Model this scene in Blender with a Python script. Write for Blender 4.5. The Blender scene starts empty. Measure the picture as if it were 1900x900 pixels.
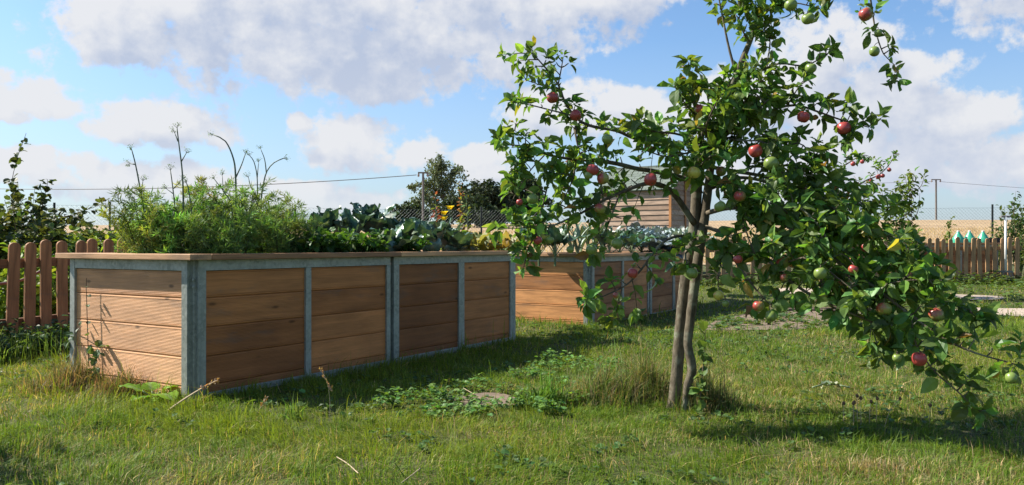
import bpy, math, random
import numpy as np
from mathutils import Vector

# ------------------------------------------------------------------ camera, sun, sky, exposure
SC = bpy.context.scene
R = math.radians
rng = np.random.default_rng(11)
random.seed(11)
F, EYE, HY = 1500.0, 0.85, 455.4

cam = bpy.data.objects.new('camera', bpy.data.cameras.new('camera'))
SC.collection.objects.link(cam)
cam.location = (0, 0, EYE)
cam.rotation_euler = (R(90.206), 0, 0)
cam.data.sensor_width = 36
cam.data.lens = F / 1900 * 36
cam.data.clip_start = 0.05
cam.data.clip_end = 5000
SC.camera = cam

SUN_EL, SUN_ANG = R(43), R(166)          # elevation, direction in the ground plane (from +X)
SDIR = Vector((math.cos(SUN_EL) * math.cos(SUN_ANG), math.cos(SUN_EL) * math.sin(SUN_ANG), math.sin(SUN_EL)))
sun = bpy.data.objects.new('sun', bpy.data.lights.new('sun', 'SUN'))
SC.collection.objects.link(sun)
sun.data.energy = 5.0
sun.data.angle = R(0.55)
sun.data.color = (1.0, 0.94, 0.85)
sun.location = (-20, 10, 25)
sun.rotation_euler = (-SDIR).to_track_quat('-Z', 'Y').to_euler()

SC.view_settings.view_transform = 'Standard'
SC.view_settings.look = 'None'
SC.view_settings.exposure = 1.1
SC.view_settings.gamma = 1.0
SC.view_settings.use_curve_mapping = False
SKY_STRENGTH = 0.10
CLOUD_LIT, CLOUD_DARK = (3.85, 3.9, 4.05), (2.35, 2.68, 3.4)

class N:
    """small helper to write shader nodes"""
    def __init__(s, tree): s.t = tree; s.l = tree.links
    def new(s, typ, **kw):
        n = s.t.nodes.new(typ)
        for k, v in kw.items(): setattr(n, k, v)
        return n
    def put(s, sock, v):
        if v is None: return
        if hasattr(v, 'is_output') or isinstance(v, bpy.types.NodeSocket): s.l.new(v, sock)
        else:
            if hasattr(sock.default_value, '__len__') and not hasattr(v, '__len__'): v = (v,) * len(sock.default_value)
            if hasattr(sock.default_value, '__len__') and len(sock.default_value) == 4 and len(v) == 3: v = (*v, 1)
            sock.default_value = v
    def math(s, op, a, b=None, c=None, clamp=False):
        n = s.new('ShaderNodeMath', operation=op); n.use_clamp = clamp
        s.put(n.inputs[0], a); s.put(n.inputs[1], b) if b is not None else None
        if c is not None: s.put(n.inputs[2], c)
        return n.outputs[0]
    def vmath(s, op, a, b=None):
        n = s.new('ShaderNodeVectorMath', operation=op)
        s.put(n.inputs[0], a)
        if b is not None: s.put(n.inputs[1], b)
        return n.outputs[0]
    def noise(s, vec, scale, detail=3, rough=0.55, dist=0.0, color=False, dim='3D'):
        n = s.new('ShaderNodeTexNoise'); n.noise_dimensions = dim
        s.put(n.inputs['Vector'], vec); n.inputs['Scale'].default_value = scale
        n.inputs['Detail'].default_value = detail; n.inputs['Roughness'].default_value = rough
        n.inputs['Distortion'].default_value = dist
        return n.outputs['Color'] if color else n.outputs['Fac']
    def voronoi(s, vec, scale, feature='F1', out='Distance', rand=1.0):
        n = s.new('ShaderNodeTexVoronoi'); n.feature = feature
        s.put(n.inputs['Vector'], vec); n.inputs['Scale'].default_value = scale
        n.inputs['Randomness'].default_value = rand
        return n.outputs[out]
    def maprange(s, v, a, b, c=0.0, d=1.0, smooth=True):
        n = s.new('ShaderNodeMapRange'); n.interpolation_type = 'SMOOTHSTEP' if smooth else 'LINEAR'
        s.put(n.inputs[0], v)
        for i, x in zip((1, 2, 3, 4), (a, b, c, d)): s.put(n.inputs[i], x)
        return n.outputs[0]
    def mix(s, fac, a, b, blend='MIX'):
        n = s.new('ShaderNodeMix', data_type='RGBA', blend_type=blend)
        s.put(n.inputs['Factor'], fac); s.put(n.inputs[6], a); s.put(n.inputs[7], b)
        return n.outputs[2]
    def ramp(s, v, stops):
        n = s.new('ShaderNodeValToRGB'); s.put(n.inputs[0], v)
        e = n.color_ramp.elements
        while len(e) < len(stops): e.new(0.5)
        for el, (p, c) in zip(e, stops): el.position = p; el.color = (*c, 1)
        return n.outputs[0]
    def mapping(s, vec, scale=(1, 1, 1), loc=(0, 0, 0), rot=(0, 0, 0)):
        n = s.new('ShaderNodeMapping'); s.put(n.inputs[0], vec)
        n.inputs['Scale'].default_value = scale; n.inputs['Location'].default_value = loc; n.inputs['Rotation'].default_value = rot
        return n.outputs[0]

# clouds: ellipses in (azimuth, elevation) degrees of the sky; drawn from centre and radii seen in the photograph
def azel(px, py): return math.degrees(math.atan2(px - 950, F)), math.degrees(math.atan2(HY - py, math.hypot(F, px - 950)))
CLOUDS = [  # cx, cy, rx, r_up, r_down
    (215, 55, 150, 150, 95), (420, 40, 260, 170, 140), (620, 60, 330, 190, 150), (860, 40, 300, 170, 150), (1090, -10, 240, 100, 90),
    (700, 165, 130, 40, 50), (15, 190, 118, 72, 34), (325, 232, 160, 62, 44), (215, 240, 60, 30, 30),
    (70, 305, 130, 42, 40), (300, 330, 200, 44, 60), (640, 280, 125, 76, 55), (790, 285, 70, 52, 50), (560, 238, 36, 22, 18), (540, 365, 240, 40, 50),
    (1080, 205, 200, 76, 75), (1000, 190, 110, 50, 45), (1190, 200, 110, 60, 90), (890, 305, 90, 40, 50),
    (1530, 110, 150, 92, 90), (1570, 190, 240, 130, 120), (1700, 110, 90, 40, 40), (1770, 225, 130, 76, 70), (1400, 190, 180, 70, 100), (1840, 310, 180, 85, 60), (1600, 310, 330, 100, 70),
]
def cloud_group():
    g = bpy.data.node_groups.new('cloud_cover', 'ShaderNodeTree')
    g.interface.new_socket('P', in_out='INPUT', socket_type='NodeSocketVector')
    g.interface.new_socket('Amp', in_out='INPUT', socket_type='NodeSocketFloat')
    g.interface.new_socket('D', in_out='OUTPUT', socket_type='NodeSocketFloat')
    n = N(g); gi = n.new('NodeGroupInput'); go = n.new('NodeGroupOutput')
    P = gi.outputs[0]
    w = n.noise(P, 0.16, 3, 0.6, color=True)
    w = n.vmath('SUBTRACT', w, (0.5, 0.5, 0.5)); w = n.vmath('MULTIPLY', w, (4.5, 3.0, 0.0))
    Q = n.vmath('ADD', P, w)
    sp = n.new('ShaderNodeSeparateXYZ'); n.put(sp.inputs[0], Q); qx, qy = sp.outputs[0], sp.outputs[1]
    acc = None
    ells = [(*azel(cx, cy), rx / F * 57.3, ru / F * 57.3, rd / F * 57.3) for cx, cy, rx, ru, rd in CLOUDS]
    for k in range(12):                                   # the rest of the sky, out of the frame
        a = random.uniform(38, 322); ells.append((a if a < 180 else a - 360, random.uniform(4, 60), random.uniform(6, 16), random.uniform(3, 6), random.uniform(2, 4)))
    for a, e, rx, ru, rd in ells:
        dx = n.math('MULTIPLY', n.math('SUBTRACT', qx, a), 1 / rx)
        dy = n.math('SUBTRACT', qy, e)
        dy = n.math('MAXIMUM', n.math('MULTIPLY', dy, 1 / ru), n.math('MULTIPLY', dy, -1 / rd))
        d = n.math('SUBTRACT', 1.0, n.math('ADD', n.math('MULTIPLY', dx, dx), n.math('MULTIPLY', dy, dy)))
        acc = d if acc is None else n.math('SMOOTH_MAX', acc, d, 0.25)
    f = n.noise(P, 0.55, 7, 0.62)
    f2 = n.noise(P, 0.2, 2, 0.5)
    D = n.math('ADD', acc, n.math('MULTIPLY', n.math('SUBTRACT', f, 0.5), n.math('MULTIPLY', gi.outputs[1], 2.0)))
    D = n.math('ADD', D, n.math('MULTIPLY', n.math('SUBTRACT', f2, 0.5), 0.5))
    wq = n.vmath('ADD', P, n.vmath('MULTIPLY', n.vmath('SUBTRACT', n.noise(P, 0.8, 2, 0.5, color=True), (0.5, 0.5, 0.5)), (1.3, 1.0, 0)))
    puff = n.math('ADD', n.math('MULTIPLY', n.math('SUBTRACT', 0.45, n.voronoi(n.mapping(wq, (1, 1.35, 1)), 0.34)), 0.55), n.math('MULTIPLY', n.math('SUBTRACT', 0.45, n.voronoi(n.mapping(wq, (1, 1.3, 1)), 0.95)), 0.17))
    D = n.math('ADD', D, n.math('MULTIPLY', puff, gi.outputs[1]))
    n.put(go.inputs[0], D)
    return g
def build_world():
    W = bpy.data.worlds.new('World'); SC.world = W; W.use_nodes = True
    t = W.node_tree; t.nodes.clear(); n = N(t)
    sky = n.new('ShaderNodeTexSky', sky_type='NISHITA'); sky.sun_disc = False
    sky.sun_elevation = SUN_EL; sky.sun_rotation = math.atan2(SDIR.x, SDIR.y)
    sky.altitude = 150; sky.air_density = 1.0; sky.dust_density = 1.2; sky.ozone_density = 1.6
    tc = n.new('ShaderNodeTexCoord').outputs['Generated']
    sp = n.new('ShaderNodeSeparateXYZ'); n.put(sp.inputs[0], tc); x, y, z = sp.outputs
    az = n.math('MULTIPLY', n.math('ARCTAN2', x, y), 57.2958)
    el = n.math('MULTIPLY', n.math('ARCSINE', z), 57.2958)
    cb = n.new('ShaderNodeCombineXYZ'); n.put(cb.inputs[0], az); n.put(cb.inputs[1], el); P = cb.outputs[0]
    g = cloud_group()
    def dens(off, amp):
        q = n.new('ShaderNodeGroup'); q.node_tree = g; n.put(q.inputs[0], n.vmath('ADD', P, off)); q.inputs[1].default_value = amp; return q.outputs[0]
    d0, d1 = dens((0, 0, 0), 1.0), dens((-1.0, 2.3, 0), 0.6)
    mask = n.maprange(d0, 0.14, 0.62)
    thick = n.maprange(n.math('ADD', d1, n.math('MULTIPLY', n.math('SUBTRACT', n.noise(n.mapping(P, (1, 1.7, 1)), 0.13, 4, 0.55), 0.5), 2.6)), 0.1, 1.35, 0.0, 1.0)          # how much cloud lies towards the sun
    relief = n.math('MULTIPLY', n.math('SUBTRACT', d0, dens((-0.6, 1.0, 0), 0.8)), 0.5)
    lit = n.math('ADD', n.math('SUBTRACT', 1.0, thick), relief, clamp=True)
    col = n.mix(lit, n.mix(n.maprange(el, 2.0, 13.0, 0.75, 0.0, smooth=False), CLOUD_DARK, (3.2, 3.4, 3.85)), CLOUD_LIT)
    haze = n.maprange(el, 0.0, 14.0, 0.62, 0.0, smooth=False)
    skyc = n.mix(haze, n.mix(1.0, sky.outputs[0], (0.62, 0.76, 0.88), 'MULTIPLY'), (2.7, 3.05, 3.6))
    mask = n.math('MULTIPLY', mask, n.maprange(el, 0.0, 5.0, 0.45, 0.97))
    c = n.mix(mask, skyc, col)
    c = n.mix(n.maprange(el, -3, 0, 1, 0), c, (0.9, 1.0, 0.7))
    bg = n.new('ShaderNodeBackground'); n.put(bg.inputs[0], c); bg.inputs[1].default_value = SKY_STRENGTH
    o = n.new('ShaderNodeOutputWorld'); n.put(o.inputs[0], bg.outputs[0])
    W.cycles.sampling_method = 'MANUAL'; W.cycles.sample_map_resolution = 512
build_world()
SC.cycles.max_bounces = 8; SC.cycles.transparent_max_bounces = 8
SC.cycles.use_denoising = True

# ------------------------------------------------------------------ helpers
def at(px, py, Z):
    """a point seen at a pixel of the 1900x900 photograph, Z metres in front of the camera"""
    return np.array([(px - 950) / F * Z, Z, EYE - (py - HY) / F * Z])
_tab = np.random.default_rng(3).random((128, 128))
def vnoise(x, y):
    x = np.asarray(x, float); y = np.asarray(y, float)
    xi, yi = np.floor(x).astype(int), np.floor(y).astype(int)
    fx, fy = x - xi, y - yi
    fx = fx * fx * (3 - 2 * fx); fy = fy * fy * (3 - 2 * fy)
    g = lambda a, b: _tab[a % 128, b % 128]
    return (g(xi, yi) * (1 - fx) + g(xi + 1, yi) * fx) * (1 - fy) + (g(xi, yi + 1) * (1 - fx) + g(xi + 1, yi + 1) * fx) * fy
def fbm(x, y, o=4):
    s, a, t = 0, 0.5, 0
    for k in range(o):
        s = s + a * vnoise(np.asarray(x) * 2 ** k + 17.3 * k, np.asarray(y) * 2 ** k + 9.1 * k); t += a; a *= 0.5
    return s / t
def sstep(x, a, b):
    t = np.clip((np.asarray(x, float) - a) / (b - a), 0, 1); return t * t * (3 - 2 * t)
def gz(x, y):
    """height of the terrain"""
    x = np.asarray(x, float); y = np.asarray(y, float)
    z = 0.05 * (fbm(x * 0.9 + 5, y * 0.9 + 3, 3) - 0.5) * (1 - sstep(y, 20, 40))
    z = z + 0.14 * sstep(y, 10.5, 15.5) * sstep(x, 1.5, 5) + 0.10 * sstep(y, 16, 24) * (1 - sstep(x, 1.5, 5))
    ridge = 4.7 + 0.9 * sstep(x, -40, 60) + 0.35 * (fbm(x * 0.012 + 3, y * 0.004, 2) - 0.5)
    z = z + (ridge - 0.14) * np.clip((y - 27) / 123.0, 0, 1) ** 0.92
    z = z - sstep(y, 152, 600) * 9
    return z

class MB:
    def __init__(s): s.v = []; s.q = []; s.t = []; s.c = []; s.n = 0
    def add(s, V, quads=None, tris=None, col=(1, 1, 1)):
        V = np.asarray(V, float).reshape(-1, 3)
        if quads is not None and len(quads): s.q.append(np.asarray(quads, int).reshape(-1, 4) + s.n)
        if tris is not None and len(tris): s.t.append(np.asarray(tris, int).reshape(-1, 3) + s.n)
        c = np.asarray(col, float)
        s.c.append(np.broadcast_to(c, (len(V), 3)) if c.ndim == 1 else c)
        s.v.append(V); s.n += len(V)
        return s
    def box(s, x0, x1, y0, y1, z0, z1, col=(1, 1, 1)):
        V = [(x0, y0, z0), (x1, y0, z0), (x1, y1, z0), (x0, y1, z0), (x0, y0, z1), (x1, y0, z1), (x1, y1, z1), (x0, y1, z1)]
        return s.add(V, [(0, 3, 2, 1), (4, 5, 6, 7), (0, 1, 5, 4), (1, 2, 6, 5), (2, 3, 7, 6), (3, 0, 4, 7)], col=col)
    def prism(s, poly, z0, z1, col=(1, 1, 1)):
        """polygon in x, y (counter-clockwise) raised from z0 to z1, fan caps"""
        n = len(poly); c = np.mean(np.array(poly), 0)
        V = [(x, y, z0) for x, y in poly] + [(x, y, z1) for x, y in poly] + [(c[0], c[1], z0), (c[0], c[1], z1)]
        q = [(i, (i + 1) % n, n + (i + 1) % n, n + i) for i in range(n)]
        t = [((i + 1) % n, i, 2 * n) for i in range(n)] + [(n + i, n + (i + 1) % n, 2 * n + 1) for i in range(n)]
        return s.add(V, q, t, col)
    def tube(s, pts, rad, sides=6, col=(1, 1, 1), bumpy=0.0):
        P = np.asarray(pts, float); n = len(P)
        rad = np.broadcast_to(np.asarray(rad, float), (n,))
        T = np.gradient(P, axis=0); T /= np.linalg.norm(T, axis=1)[:, None] + 1e-12
        a = np.array([0, 0, 1.0]) if abs(T[0][2]) < 0.9 else np.array([1.0, 0, 0])
        u = np.cross(T[0], a); u /= np.linalg.norm(u)
        rings = []
        ang = np.arange(sides) * 2 * np.pi / sides
        for i in range(n):
            u = u - T[i] * (u @ T[i]); u /= np.linalg.norm(u) + 1e-12
            w = np.cross(T[i], u)
            rr = rad[i] * (1 + bumpy * (rng.random(sides) - 0.5))
            rings.append(P[i] + (np.cos(ang) * rr)[:, None] * u + (np.sin(ang) * rr)[:, None] * w)
        V = np.concatenate(rings + [P[:1], P[-1:]])
        i, j = np.meshgrid(np.arange(n - 1), np.arange(sides), indexing='ij'); k = (j + 1) % sides
        q = np.stack([i * sides + j, i * sides + k, (i + 1) * sides + k, (i + 1) * sides + j], -1).reshape(-1, 4)
        b, e = n * sides, n * sides + 1
        t = [((x + 1) % sides, x, b) for x in range(sides)] + [((n - 1) * sides + x, (n - 1) * sides + (x + 1) % sides, e) for x in range(sides)]
        return s.add(V, q, t, col)
    def lathe(s, prof, c=(0, 0, 0), sides=16, col=(1, 1, 1)):
        prof = np.array(prof, float); n = len(prof); ang = np.arange(sides) * 2 * np.pi / sides
        V = np.stack([prof[:, 0][:, None] * np.cos(ang), prof[:, 0][:, None] * np.sin(ang), np.repeat(prof[:, 1][:, None], sides, 1)], -1).reshape(-1, 3) + np.array(c)
        i, j = np.meshgrid(np.arange(n - 1), np.arange(sides), indexing='ij'); k = (j + 1) % sides
        q = np.stack([i * sides + j, i * sides + k, (i + 1) * sides + k, (i + 1) * sides + j], -1).reshape(-1, 4)
        return s.add(V, q, col=col)
    def build(s, name, mat, parent=None, smooth=False, world=False, bevel=0.0):
        V = np.concatenate(s.v); C = np.concatenate(s.c)
        if parent is not None and world:
            r = parent
            while r.parent: r = r.parent
            V = V - np.array(r.location); a = -r.rotation_euler[2]
            if a: V = np.stack([V[:, 0] * math.cos(a) - V[:, 1] * math.sin(a), V[:, 0] * math.sin(a) + V[:, 1] * math.cos(a), V[:, 2]], 1)
        Q = np.concatenate(s.q) if s.q else np.zeros((0, 4), int)
        T = np.concatenate(s.t) if s.t else np.zeros((0, 3), int)
        me = bpy.data.meshes.new(name)
        me.vertices.add(len(V)); me.vertices.foreach_set('co', V.astype(np.float32).ravel())
        idx = np.concatenate([Q.ravel(), T.ravel()]).astype(np.int32)
        me.loops.add(len(idx)); me.loops.foreach_set('vertex_index', idx)
        st = np.concatenate([np.arange(len(Q)) * 4, len(Q) * 4 + np.arange(len(T)) * 3]).astype(np.int32)
        me.polygons.add(len(st)); me.polygons.foreach_set('loop_start', st)
        me.polygons.foreach_set('use_smooth', np.full(len(st), bool(smooth)))
        at_ = me.attributes.new('Col', 'FLOAT_COLOR', 'POINT')
        at_.data.foreach_set('color', np.concatenate([C, np.ones((len(C), 1))], 1).astype(np.float32).ravel())
        me.update(calc_edges=True)
        me.materials.append(mat)
        o = bpy.data.objects.new(name, me); SC.collection.objects.link(o)
        if parent is not None: o.parent = parent
        if bevel:
            m = o.modifiers.new('bevel', 'BEVEL'); m.width = bevel; m.segments = 2; m.limit_method = 'ANGLE'
        return o

def tag(o, label, cat, group=None):
    o['label'] = label; o['category'] = cat
    if group: o['group'] = group
    return o
def thing(name, label, cat, loc=(0, 0, 0), rz=0.0, group=None):
    o = bpy.data.objects.new(name, None); SC.collection.objects.link(o)
    o.empty_display_size = 0.1; o.location = [float(c) for c in loc]; o.rotation_euler = (0, 0, rz)
    return tag(o, label, cat, group)
def kind(o, k): o['kind'] = k; return o
def link_copy(o, parent=None, loc=None):
    c = o.copy(); SC.collection.objects.link(c); c.parent = parent
    if loc is not None: c.location = loc
    for k in o.children: link_copy(k, c)
    return c
def spline(pts, step):
    """Catmull-Rom through points of any dimension, resampled about every step metres (first 3 dims)"""
    P = np.asarray(pts, float)
    P = np.concatenate([[2 * P[0] - P[1]], P, [2 * P[-1] - P[-2]]])
    out = []
    for i in range(1, len(P) - 2):
        n = max(2, int(np.linalg.norm(P[i + 1][:3] - P[i][:3]) / step))
        t = np.linspace(0, 1, n, endpoint=False)[:, None]
        p0, p1, p2, p3 = P[i - 1], P[i], P[i + 1], P[i + 2]
        out.append(0.5 * (2 * p1 + (p2 - p0) * t + (2 * p0 - 5 * p1 + 4 * p2 - p3) * t ** 2 + (3 * p1 - p0 - 3 * p2 + p3) * t ** 3))
    out.append(P[-2][None])
    return np.concatenate(out)
def unit(v): v = np.asarray(v, float); return v / (np.linalg.norm(v, axis=-1, keepdims=True) + 1e-9)

# leaf templates: points (along, across, up), quads, tris
def leaf_template(stations, widths, fold=0.25, droop=0.35, wave=0.0):
    V = [(0, 0, 0)]
    for k, (s_, w) in enumerate(zip(stations, widths)):
        z = -droop * s_ * s_; wv = wave * (1 if k % 2 else -1)
        V += [(s_, w, z + fold * w + wv * w), (s_, 0, z), (s_, -w, z + fold * w - wv * w)]
    V.append((1, 0, -droop))
    n = len(stations); q = []; t = [(0, 2, 1), (0, 3, 2)]
    for i in range(n - 1):
        a = 1 + 3 * i; b = a + 3
        q += [(a, a + 1, b + 1, b), (a + 1, a + 2, b + 2, b + 1)]
    a = 1 + 3 * (n - 1); e = 1 + 3 * n
    t += [(a, a + 1, e), (a + 1, a + 2, e)]
    return np.array(V, float), np.array(q, int).reshape(-1, 4), np.array(t, int)
LEAF_APPLE = leaf_template((0.15, 0.4, 0.7, 0.88), (0.18, 0.29, 0.23, 0.10), 0.62, 0.30, 0.14)
LEAF_APPLE_B = leaf_template((0.15, 0.4, 0.7, 0.88), (0.20, 0.34, 0.27, 0.12), 0.25, 0.60, 0.10)
LEAF_APPLE_C = leaf_template((0.15, 0.4, 0.7, 0.88), (0.17, 0.27, 0.21, 0.09), 0.95, -0.22, 0.20)
LEAF_ROUND = leaf_template((0.12, 0.4, 0.75), (0.26, 0.42, 0.32), 0.3, 0.2, 0.08)
LEAF_SMALL = leaf_template((0.3, 0.7), (0.26, 0.22), 0.35, 0.2)
LEAF_QUAD = leaf_template((0.5,), (0.42,), 0.3, 0.15)
BLADE = None
def place(mb, T, pos, d, up, size, col, wid=1.0):
    V, q, t = T; Nn = len(pos)
    if Nn == 0: return
    d = unit(d); side = unit(np.cross(up, d)); nz = np.cross(d, side)
    size = np.broadcast_to(size, (Nn,)); wid = np.broadcast_to(wid, (Nn,))
    W = (pos[:, None, :] + size[:, None, None] * (V[None, :, 0, None] * d[:, None, :] + wid[:, None, None] * V[None, :, 1, None] * side[:, None, :] + V[None, :, 2, None] * nz[:, None, :]))
    m = len(V); off = (np.arange(Nn) * m)[:, None, None]
    Q = (q[None] + off).reshape(-1, 4) if len(q) else None
    mb.add(W.reshape(-1, 3), Q, (t[None] + off).reshape(-1, 3), np.repeat(np.broadcast_to(col, (Nn, 3)), m, axis=0))
def jitter_col(base, n, v=0.25, hue=0.12):
    base = np.asarray(base, float)
    k = np.exp(rng.normal(0, v, (n, 1)))
    h = 1 + rng.normal(0, hue, (n, 3)) * np.array([1.0, 0.4, 0.8])
    return np.clip(base * k * h, 0.004, 0.9)
def rdir(n): return unit(rng.normal(size=(n, 3)))

# ------------------------------------------------------------------ materials
MATS = {}
def material(name):
    m = bpy.data.materials.new(name); m.use_nodes = True; m.node_tree.nodes.clear(); MATS[name] = m
    return m, N(m.node_tree)
def finish(n, shader):
    o = n.new('ShaderNodeOutputMaterial'); n.put(o.inputs[0], shader)
def principled(n, col, rough=0.6, metal=0.0, spec=0.5, normal=None, **kw):
    b = n.new('ShaderNodeBsdfPrincipled')
    n.put(b.inputs['Base Color'], col); n.put(b.inputs['Roughness'], rough); n.put(b.inputs['Metallic'], metal)
    n.put(b.inputs['Specular IOR Level'], spec)
    if normal is not None: n.put(b.inputs['Normal'], normal)
    for k, v in kw.items(): n.put(b.inputs[k], v)
    return b.outputs[0]
def attr(n): return n.new('ShaderNodeAttribute', attribute_name='Col').outputs['Color']
def objco(n): return n.new('ShaderNodeTexCoord').outputs['Object']
def bump(n, h, strength=0.3, dist=0.01):
    b = n.new('ShaderNodeBump'); n.put(b.inputs['Height'], h); b.inputs['Strength'].default_value = strength; b.inputs['Distance'].default_value = dist
    return b.outputs[0]
def leaf_mat(name, transl=0.35, rough=0.45, under=(1.25, 1.2, 1.35), spec=0.4, veins=0.0, tint=(1.6, 1.45, 0.5)):
    m, n = material(name)
    c = attr(n)
    if veins:
        v = n.noise(objco(n), veins, 4, 0.6); c = n.mix(0.5, c, n.mix(1.0, c, n.ramp(v, [(0.35, (0.55, 0.55, 0.5)), (0.65, (1.5, 1.45, 1.5))]), 'MULTIPLY'))
    bf = n.new('ShaderNodeNewGeometry').outputs['Backfacing']
    cu = n.mix(1.0, c, under, 'MULTIPLY')
    cc = n.mix(bf, c, cu)
    p = principled(n, cc, rough, 0, spec)
    tr = n.new('ShaderNodeBsdfTranslucent'); n.put(tr.inputs[0], n.mix(1.0, c, tint, 'MULTIPLY'))
    mx = n.new('ShaderNodeMixShader'); mx.inputs[0].default_value = transl
    n.put(mx.inputs[1], p); n.put(mx.inputs[2], tr.outputs[0])
    finish(n, mx.outputs[0]); return m
M_APPLE_LEAF = leaf_mat('apple_leaf', 0.47, 0.42, (1.5, 1.4, 1.9), 0.34)
M_LEAF = leaf_mat('garden_leaf', 0.36, 0.5, spec=0.25)
M_CABBAGE = leaf_mat('cabbage_leaf', 0.16, 0.38, (1.2, 1.15, 1.15), 0.6, veins=26, tint=(1.3, 1.35, 0.55))
M_SAVOY = leaf_mat('savoy_leaf', 0.12, 0.5, (1.1, 1.05, 1.1), 0.4, veins=40, tint=(1.1, 1.2, 0.8))
M_FENNEL = leaf_mat('fennel_frond', 0.55, 0.6, (1, 1, 1), 0.2, tint=(1.3, 1.25, 0.6))
M_GRASS = leaf_mat('grass_blade', 0.4, 0.55, (1, 1, 1), 0.2, tint=(1.35, 1.3, 0.6))
M_TREE_LEAF = leaf_mat('far_tree_leaf', 0.25, 0.6, (1, 1, 1), 0.2, tint=(1.3, 1.25, 0.6))

def wood_mat(name, tone, rough=0.65, grain=1.0, axis=0, dark=0.55, knots=True, ribs=False):
    m, n = material(name)
    o = objco(n); s_ = [7, 7, 7]; s_[axis] = 0.7
    a = attr(n)
    offs = n.vmath('MULTIPLY', a, (37.0, 53.0, 91.0))           # every board gets its own piece of wood
    q = n.vmath('ADD', n.mapping(o, tuple(s_)), offs)
    g1 = n.noise(q, 3.0 * grain, 6, 0.62, 0.6)
    s2 = [60, 60, 60]; s2[axis] = 1.6
    g2 = n.noise(n.vmath('ADD', n.mapping(o, tuple(s2)), offs), 2.2, 4, 0.7)
    c = n.ramp(g1, [(0.30, tuple(x * dark for x in tone)), (0.52, tone), (0.75, tuple(min(1, x * 1.28) for x in tone))])
    c = n.mix(n.maprange(g2, 0.35, 0.75, 0.0, 0.42), c, tuple(x * dark * 0.75 for x in tone))
    if knots:
        s3 = [3.4, 3.4, 9.5]; s3[axis] = 3.2
        k = n.voronoi(n.vmath('ADD', n.mapping(o, (s3[0], 4.0, s3[2])), offs), 1.0)
        kk = n.maprange(k, 0.035, 0.13, 0.85, 0.0)
        c = n.mix(kk, c, tuple(x * 0.28 for x in tone))
    big = n.noise(n.vmath('ADD', o, offs), 2.6, 3)
    c = n.mix(1.0, c, n.ramp(big, [(0.3, (0.82, 0.8, 0.78)), (0.7, (1.12, 1.1, 1.08))]), 'MULTIPLY')
    br = n.new('ShaderNodeSeparateColor'); n.put(br.inputs[0], a)
    c = n.mix(1.0, c, n.ramp(br.outputs[0], [(0.0, (0.70, 0.64, 0.60)), (0.5, (0.98, 0.97, 0.96)), (1.0, (1.2, 1.2, 1.2))]), 'MULTIPLY')
    c = n.mix(1.0, c, n.ramp(n.new('ShaderNodeObjectInfo').outputs['Random'], [(0.0, (0.80, 0.80, 0.82)), (1.0, (1.16, 1.15, 1.12))]), 'MULTIPLY')
    stain = n.noise(n.vmath('ADD', n.mapping(o, (1.5, 1.5, 5)), offs), 1.6, 5, 0.65)
    c = n.mix(n.maprange(stain, 0.56, 0.72, 0, 0.38), c, (0.13, 0.105, 0.085))
    nb = bump(n, g2, 0.35, 0.004)
    finish(n, principled(n, c, rough, 0, 0.25, nb)); return m
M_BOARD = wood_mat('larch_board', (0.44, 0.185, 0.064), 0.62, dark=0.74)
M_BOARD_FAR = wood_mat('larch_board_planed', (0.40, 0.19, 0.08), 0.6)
M_BOARD_Y_LIT = wood_mat('larch_board_crosswise_lit', (0.78, 0.44, 0.22), 0.62, axis=1, dark=0.78)  # same larch for the end panels, sunlit brightness put into the tone
M_BOARD_FAR_Y_LIT = wood_mat('larch_board_planed_crosswise_lit', (0.62, 0.30, 0.12), 0.6, axis=1)  # lit copy of the planed larch, sunlight painted in as lighter tone
M_CAP = wood_mat('larch_cap', (0.50, 0.29, 0.15), 0.6)
M_CAP_Y = wood_mat('larch_cap_crosswise', (0.52, 0.31, 0.165), 0.6, axis=1)
M_PICKET_RED = wood_mat('stained_picket', (0.35, 0.175, 0.08), 0.7, axis=2, knots=False)
M_PICKET = wood_mat('weathered_picket', (0.37, 0.225, 0.11), 0.75, axis=2, knots=False)
M_RAIL = wood_mat('stained_rail', (0.22, 0.11, 0.055), 0.75, knots=False)
M_SHED = wood_mat('shed_board', (0.40, 0.29, 0.21), 0.8)
M_SHED_TRIM = wood_mat('shed_trim', (0.42, 0.19, 0.07), 0.7, axis=2, knots=False)
M_STAKE = wood_mat('round_stake', (0.26, 0.17, 0.10), 0.85, axis=2, knots=False)

def zinc_mat():
    m, n = material('galvanised_steel'); o = objco(n)
    v = n.voronoi(o, 60, out='Color'); sv = n.new('ShaderNodeSeparateColor'); n.put(sv.inputs[0], v)
    big = n.noise(o, 4.0, 5, 0.6)
    c = n.ramp(sv.outputs[0], [(0, (0.20, 0.215, 0.185)), (1, (0.31, 0.325, 0.28))])
    c = n.mix(n.maprange(big, 0.38, 0.7, 0, 0.6), c, (0.36, 0.38, 0.345))
    streak = n.noise(n.mapping(o, (30, 30, 1.2)), 1.0, 4)
    c = n.mix(n.maprange(streak, 0.55, 0.75, 0, 0.4), c, (0.17, 0.20, 0.19))
    r = n.maprange(sv.outputs[1], 0, 1, 0.38, 0.62, smooth=False)
    finish(n, principled(n, c, r, 0.25, 0.4, bump(n, big, 0.08, 0.003))); return m
M_ZINC = zinc_mat()
def plain(name, col, rough=0.6, metal=0.0, spec=0.4, var=0.25, scale=12, bumps=0.0):
    m, n = material(name); o = objco(n)
    f = n.noise(o, scale, 5, 0.6)
    c = n.ramp(f, [(0.3, tuple(x * (1 - var) for x in col)), (0.7, tuple(min(1, x * (1 + var)) for x in col))])
    finish(n, principled(n, c, rough, metal, spec, bump(n, f, bumps, 0.01) if bumps else None)); return m
M_SOIL = plain('soil', (0.055, 0.038, 0.026), 0.95, var=0.5, scale=30, bumps=0.8)
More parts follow.
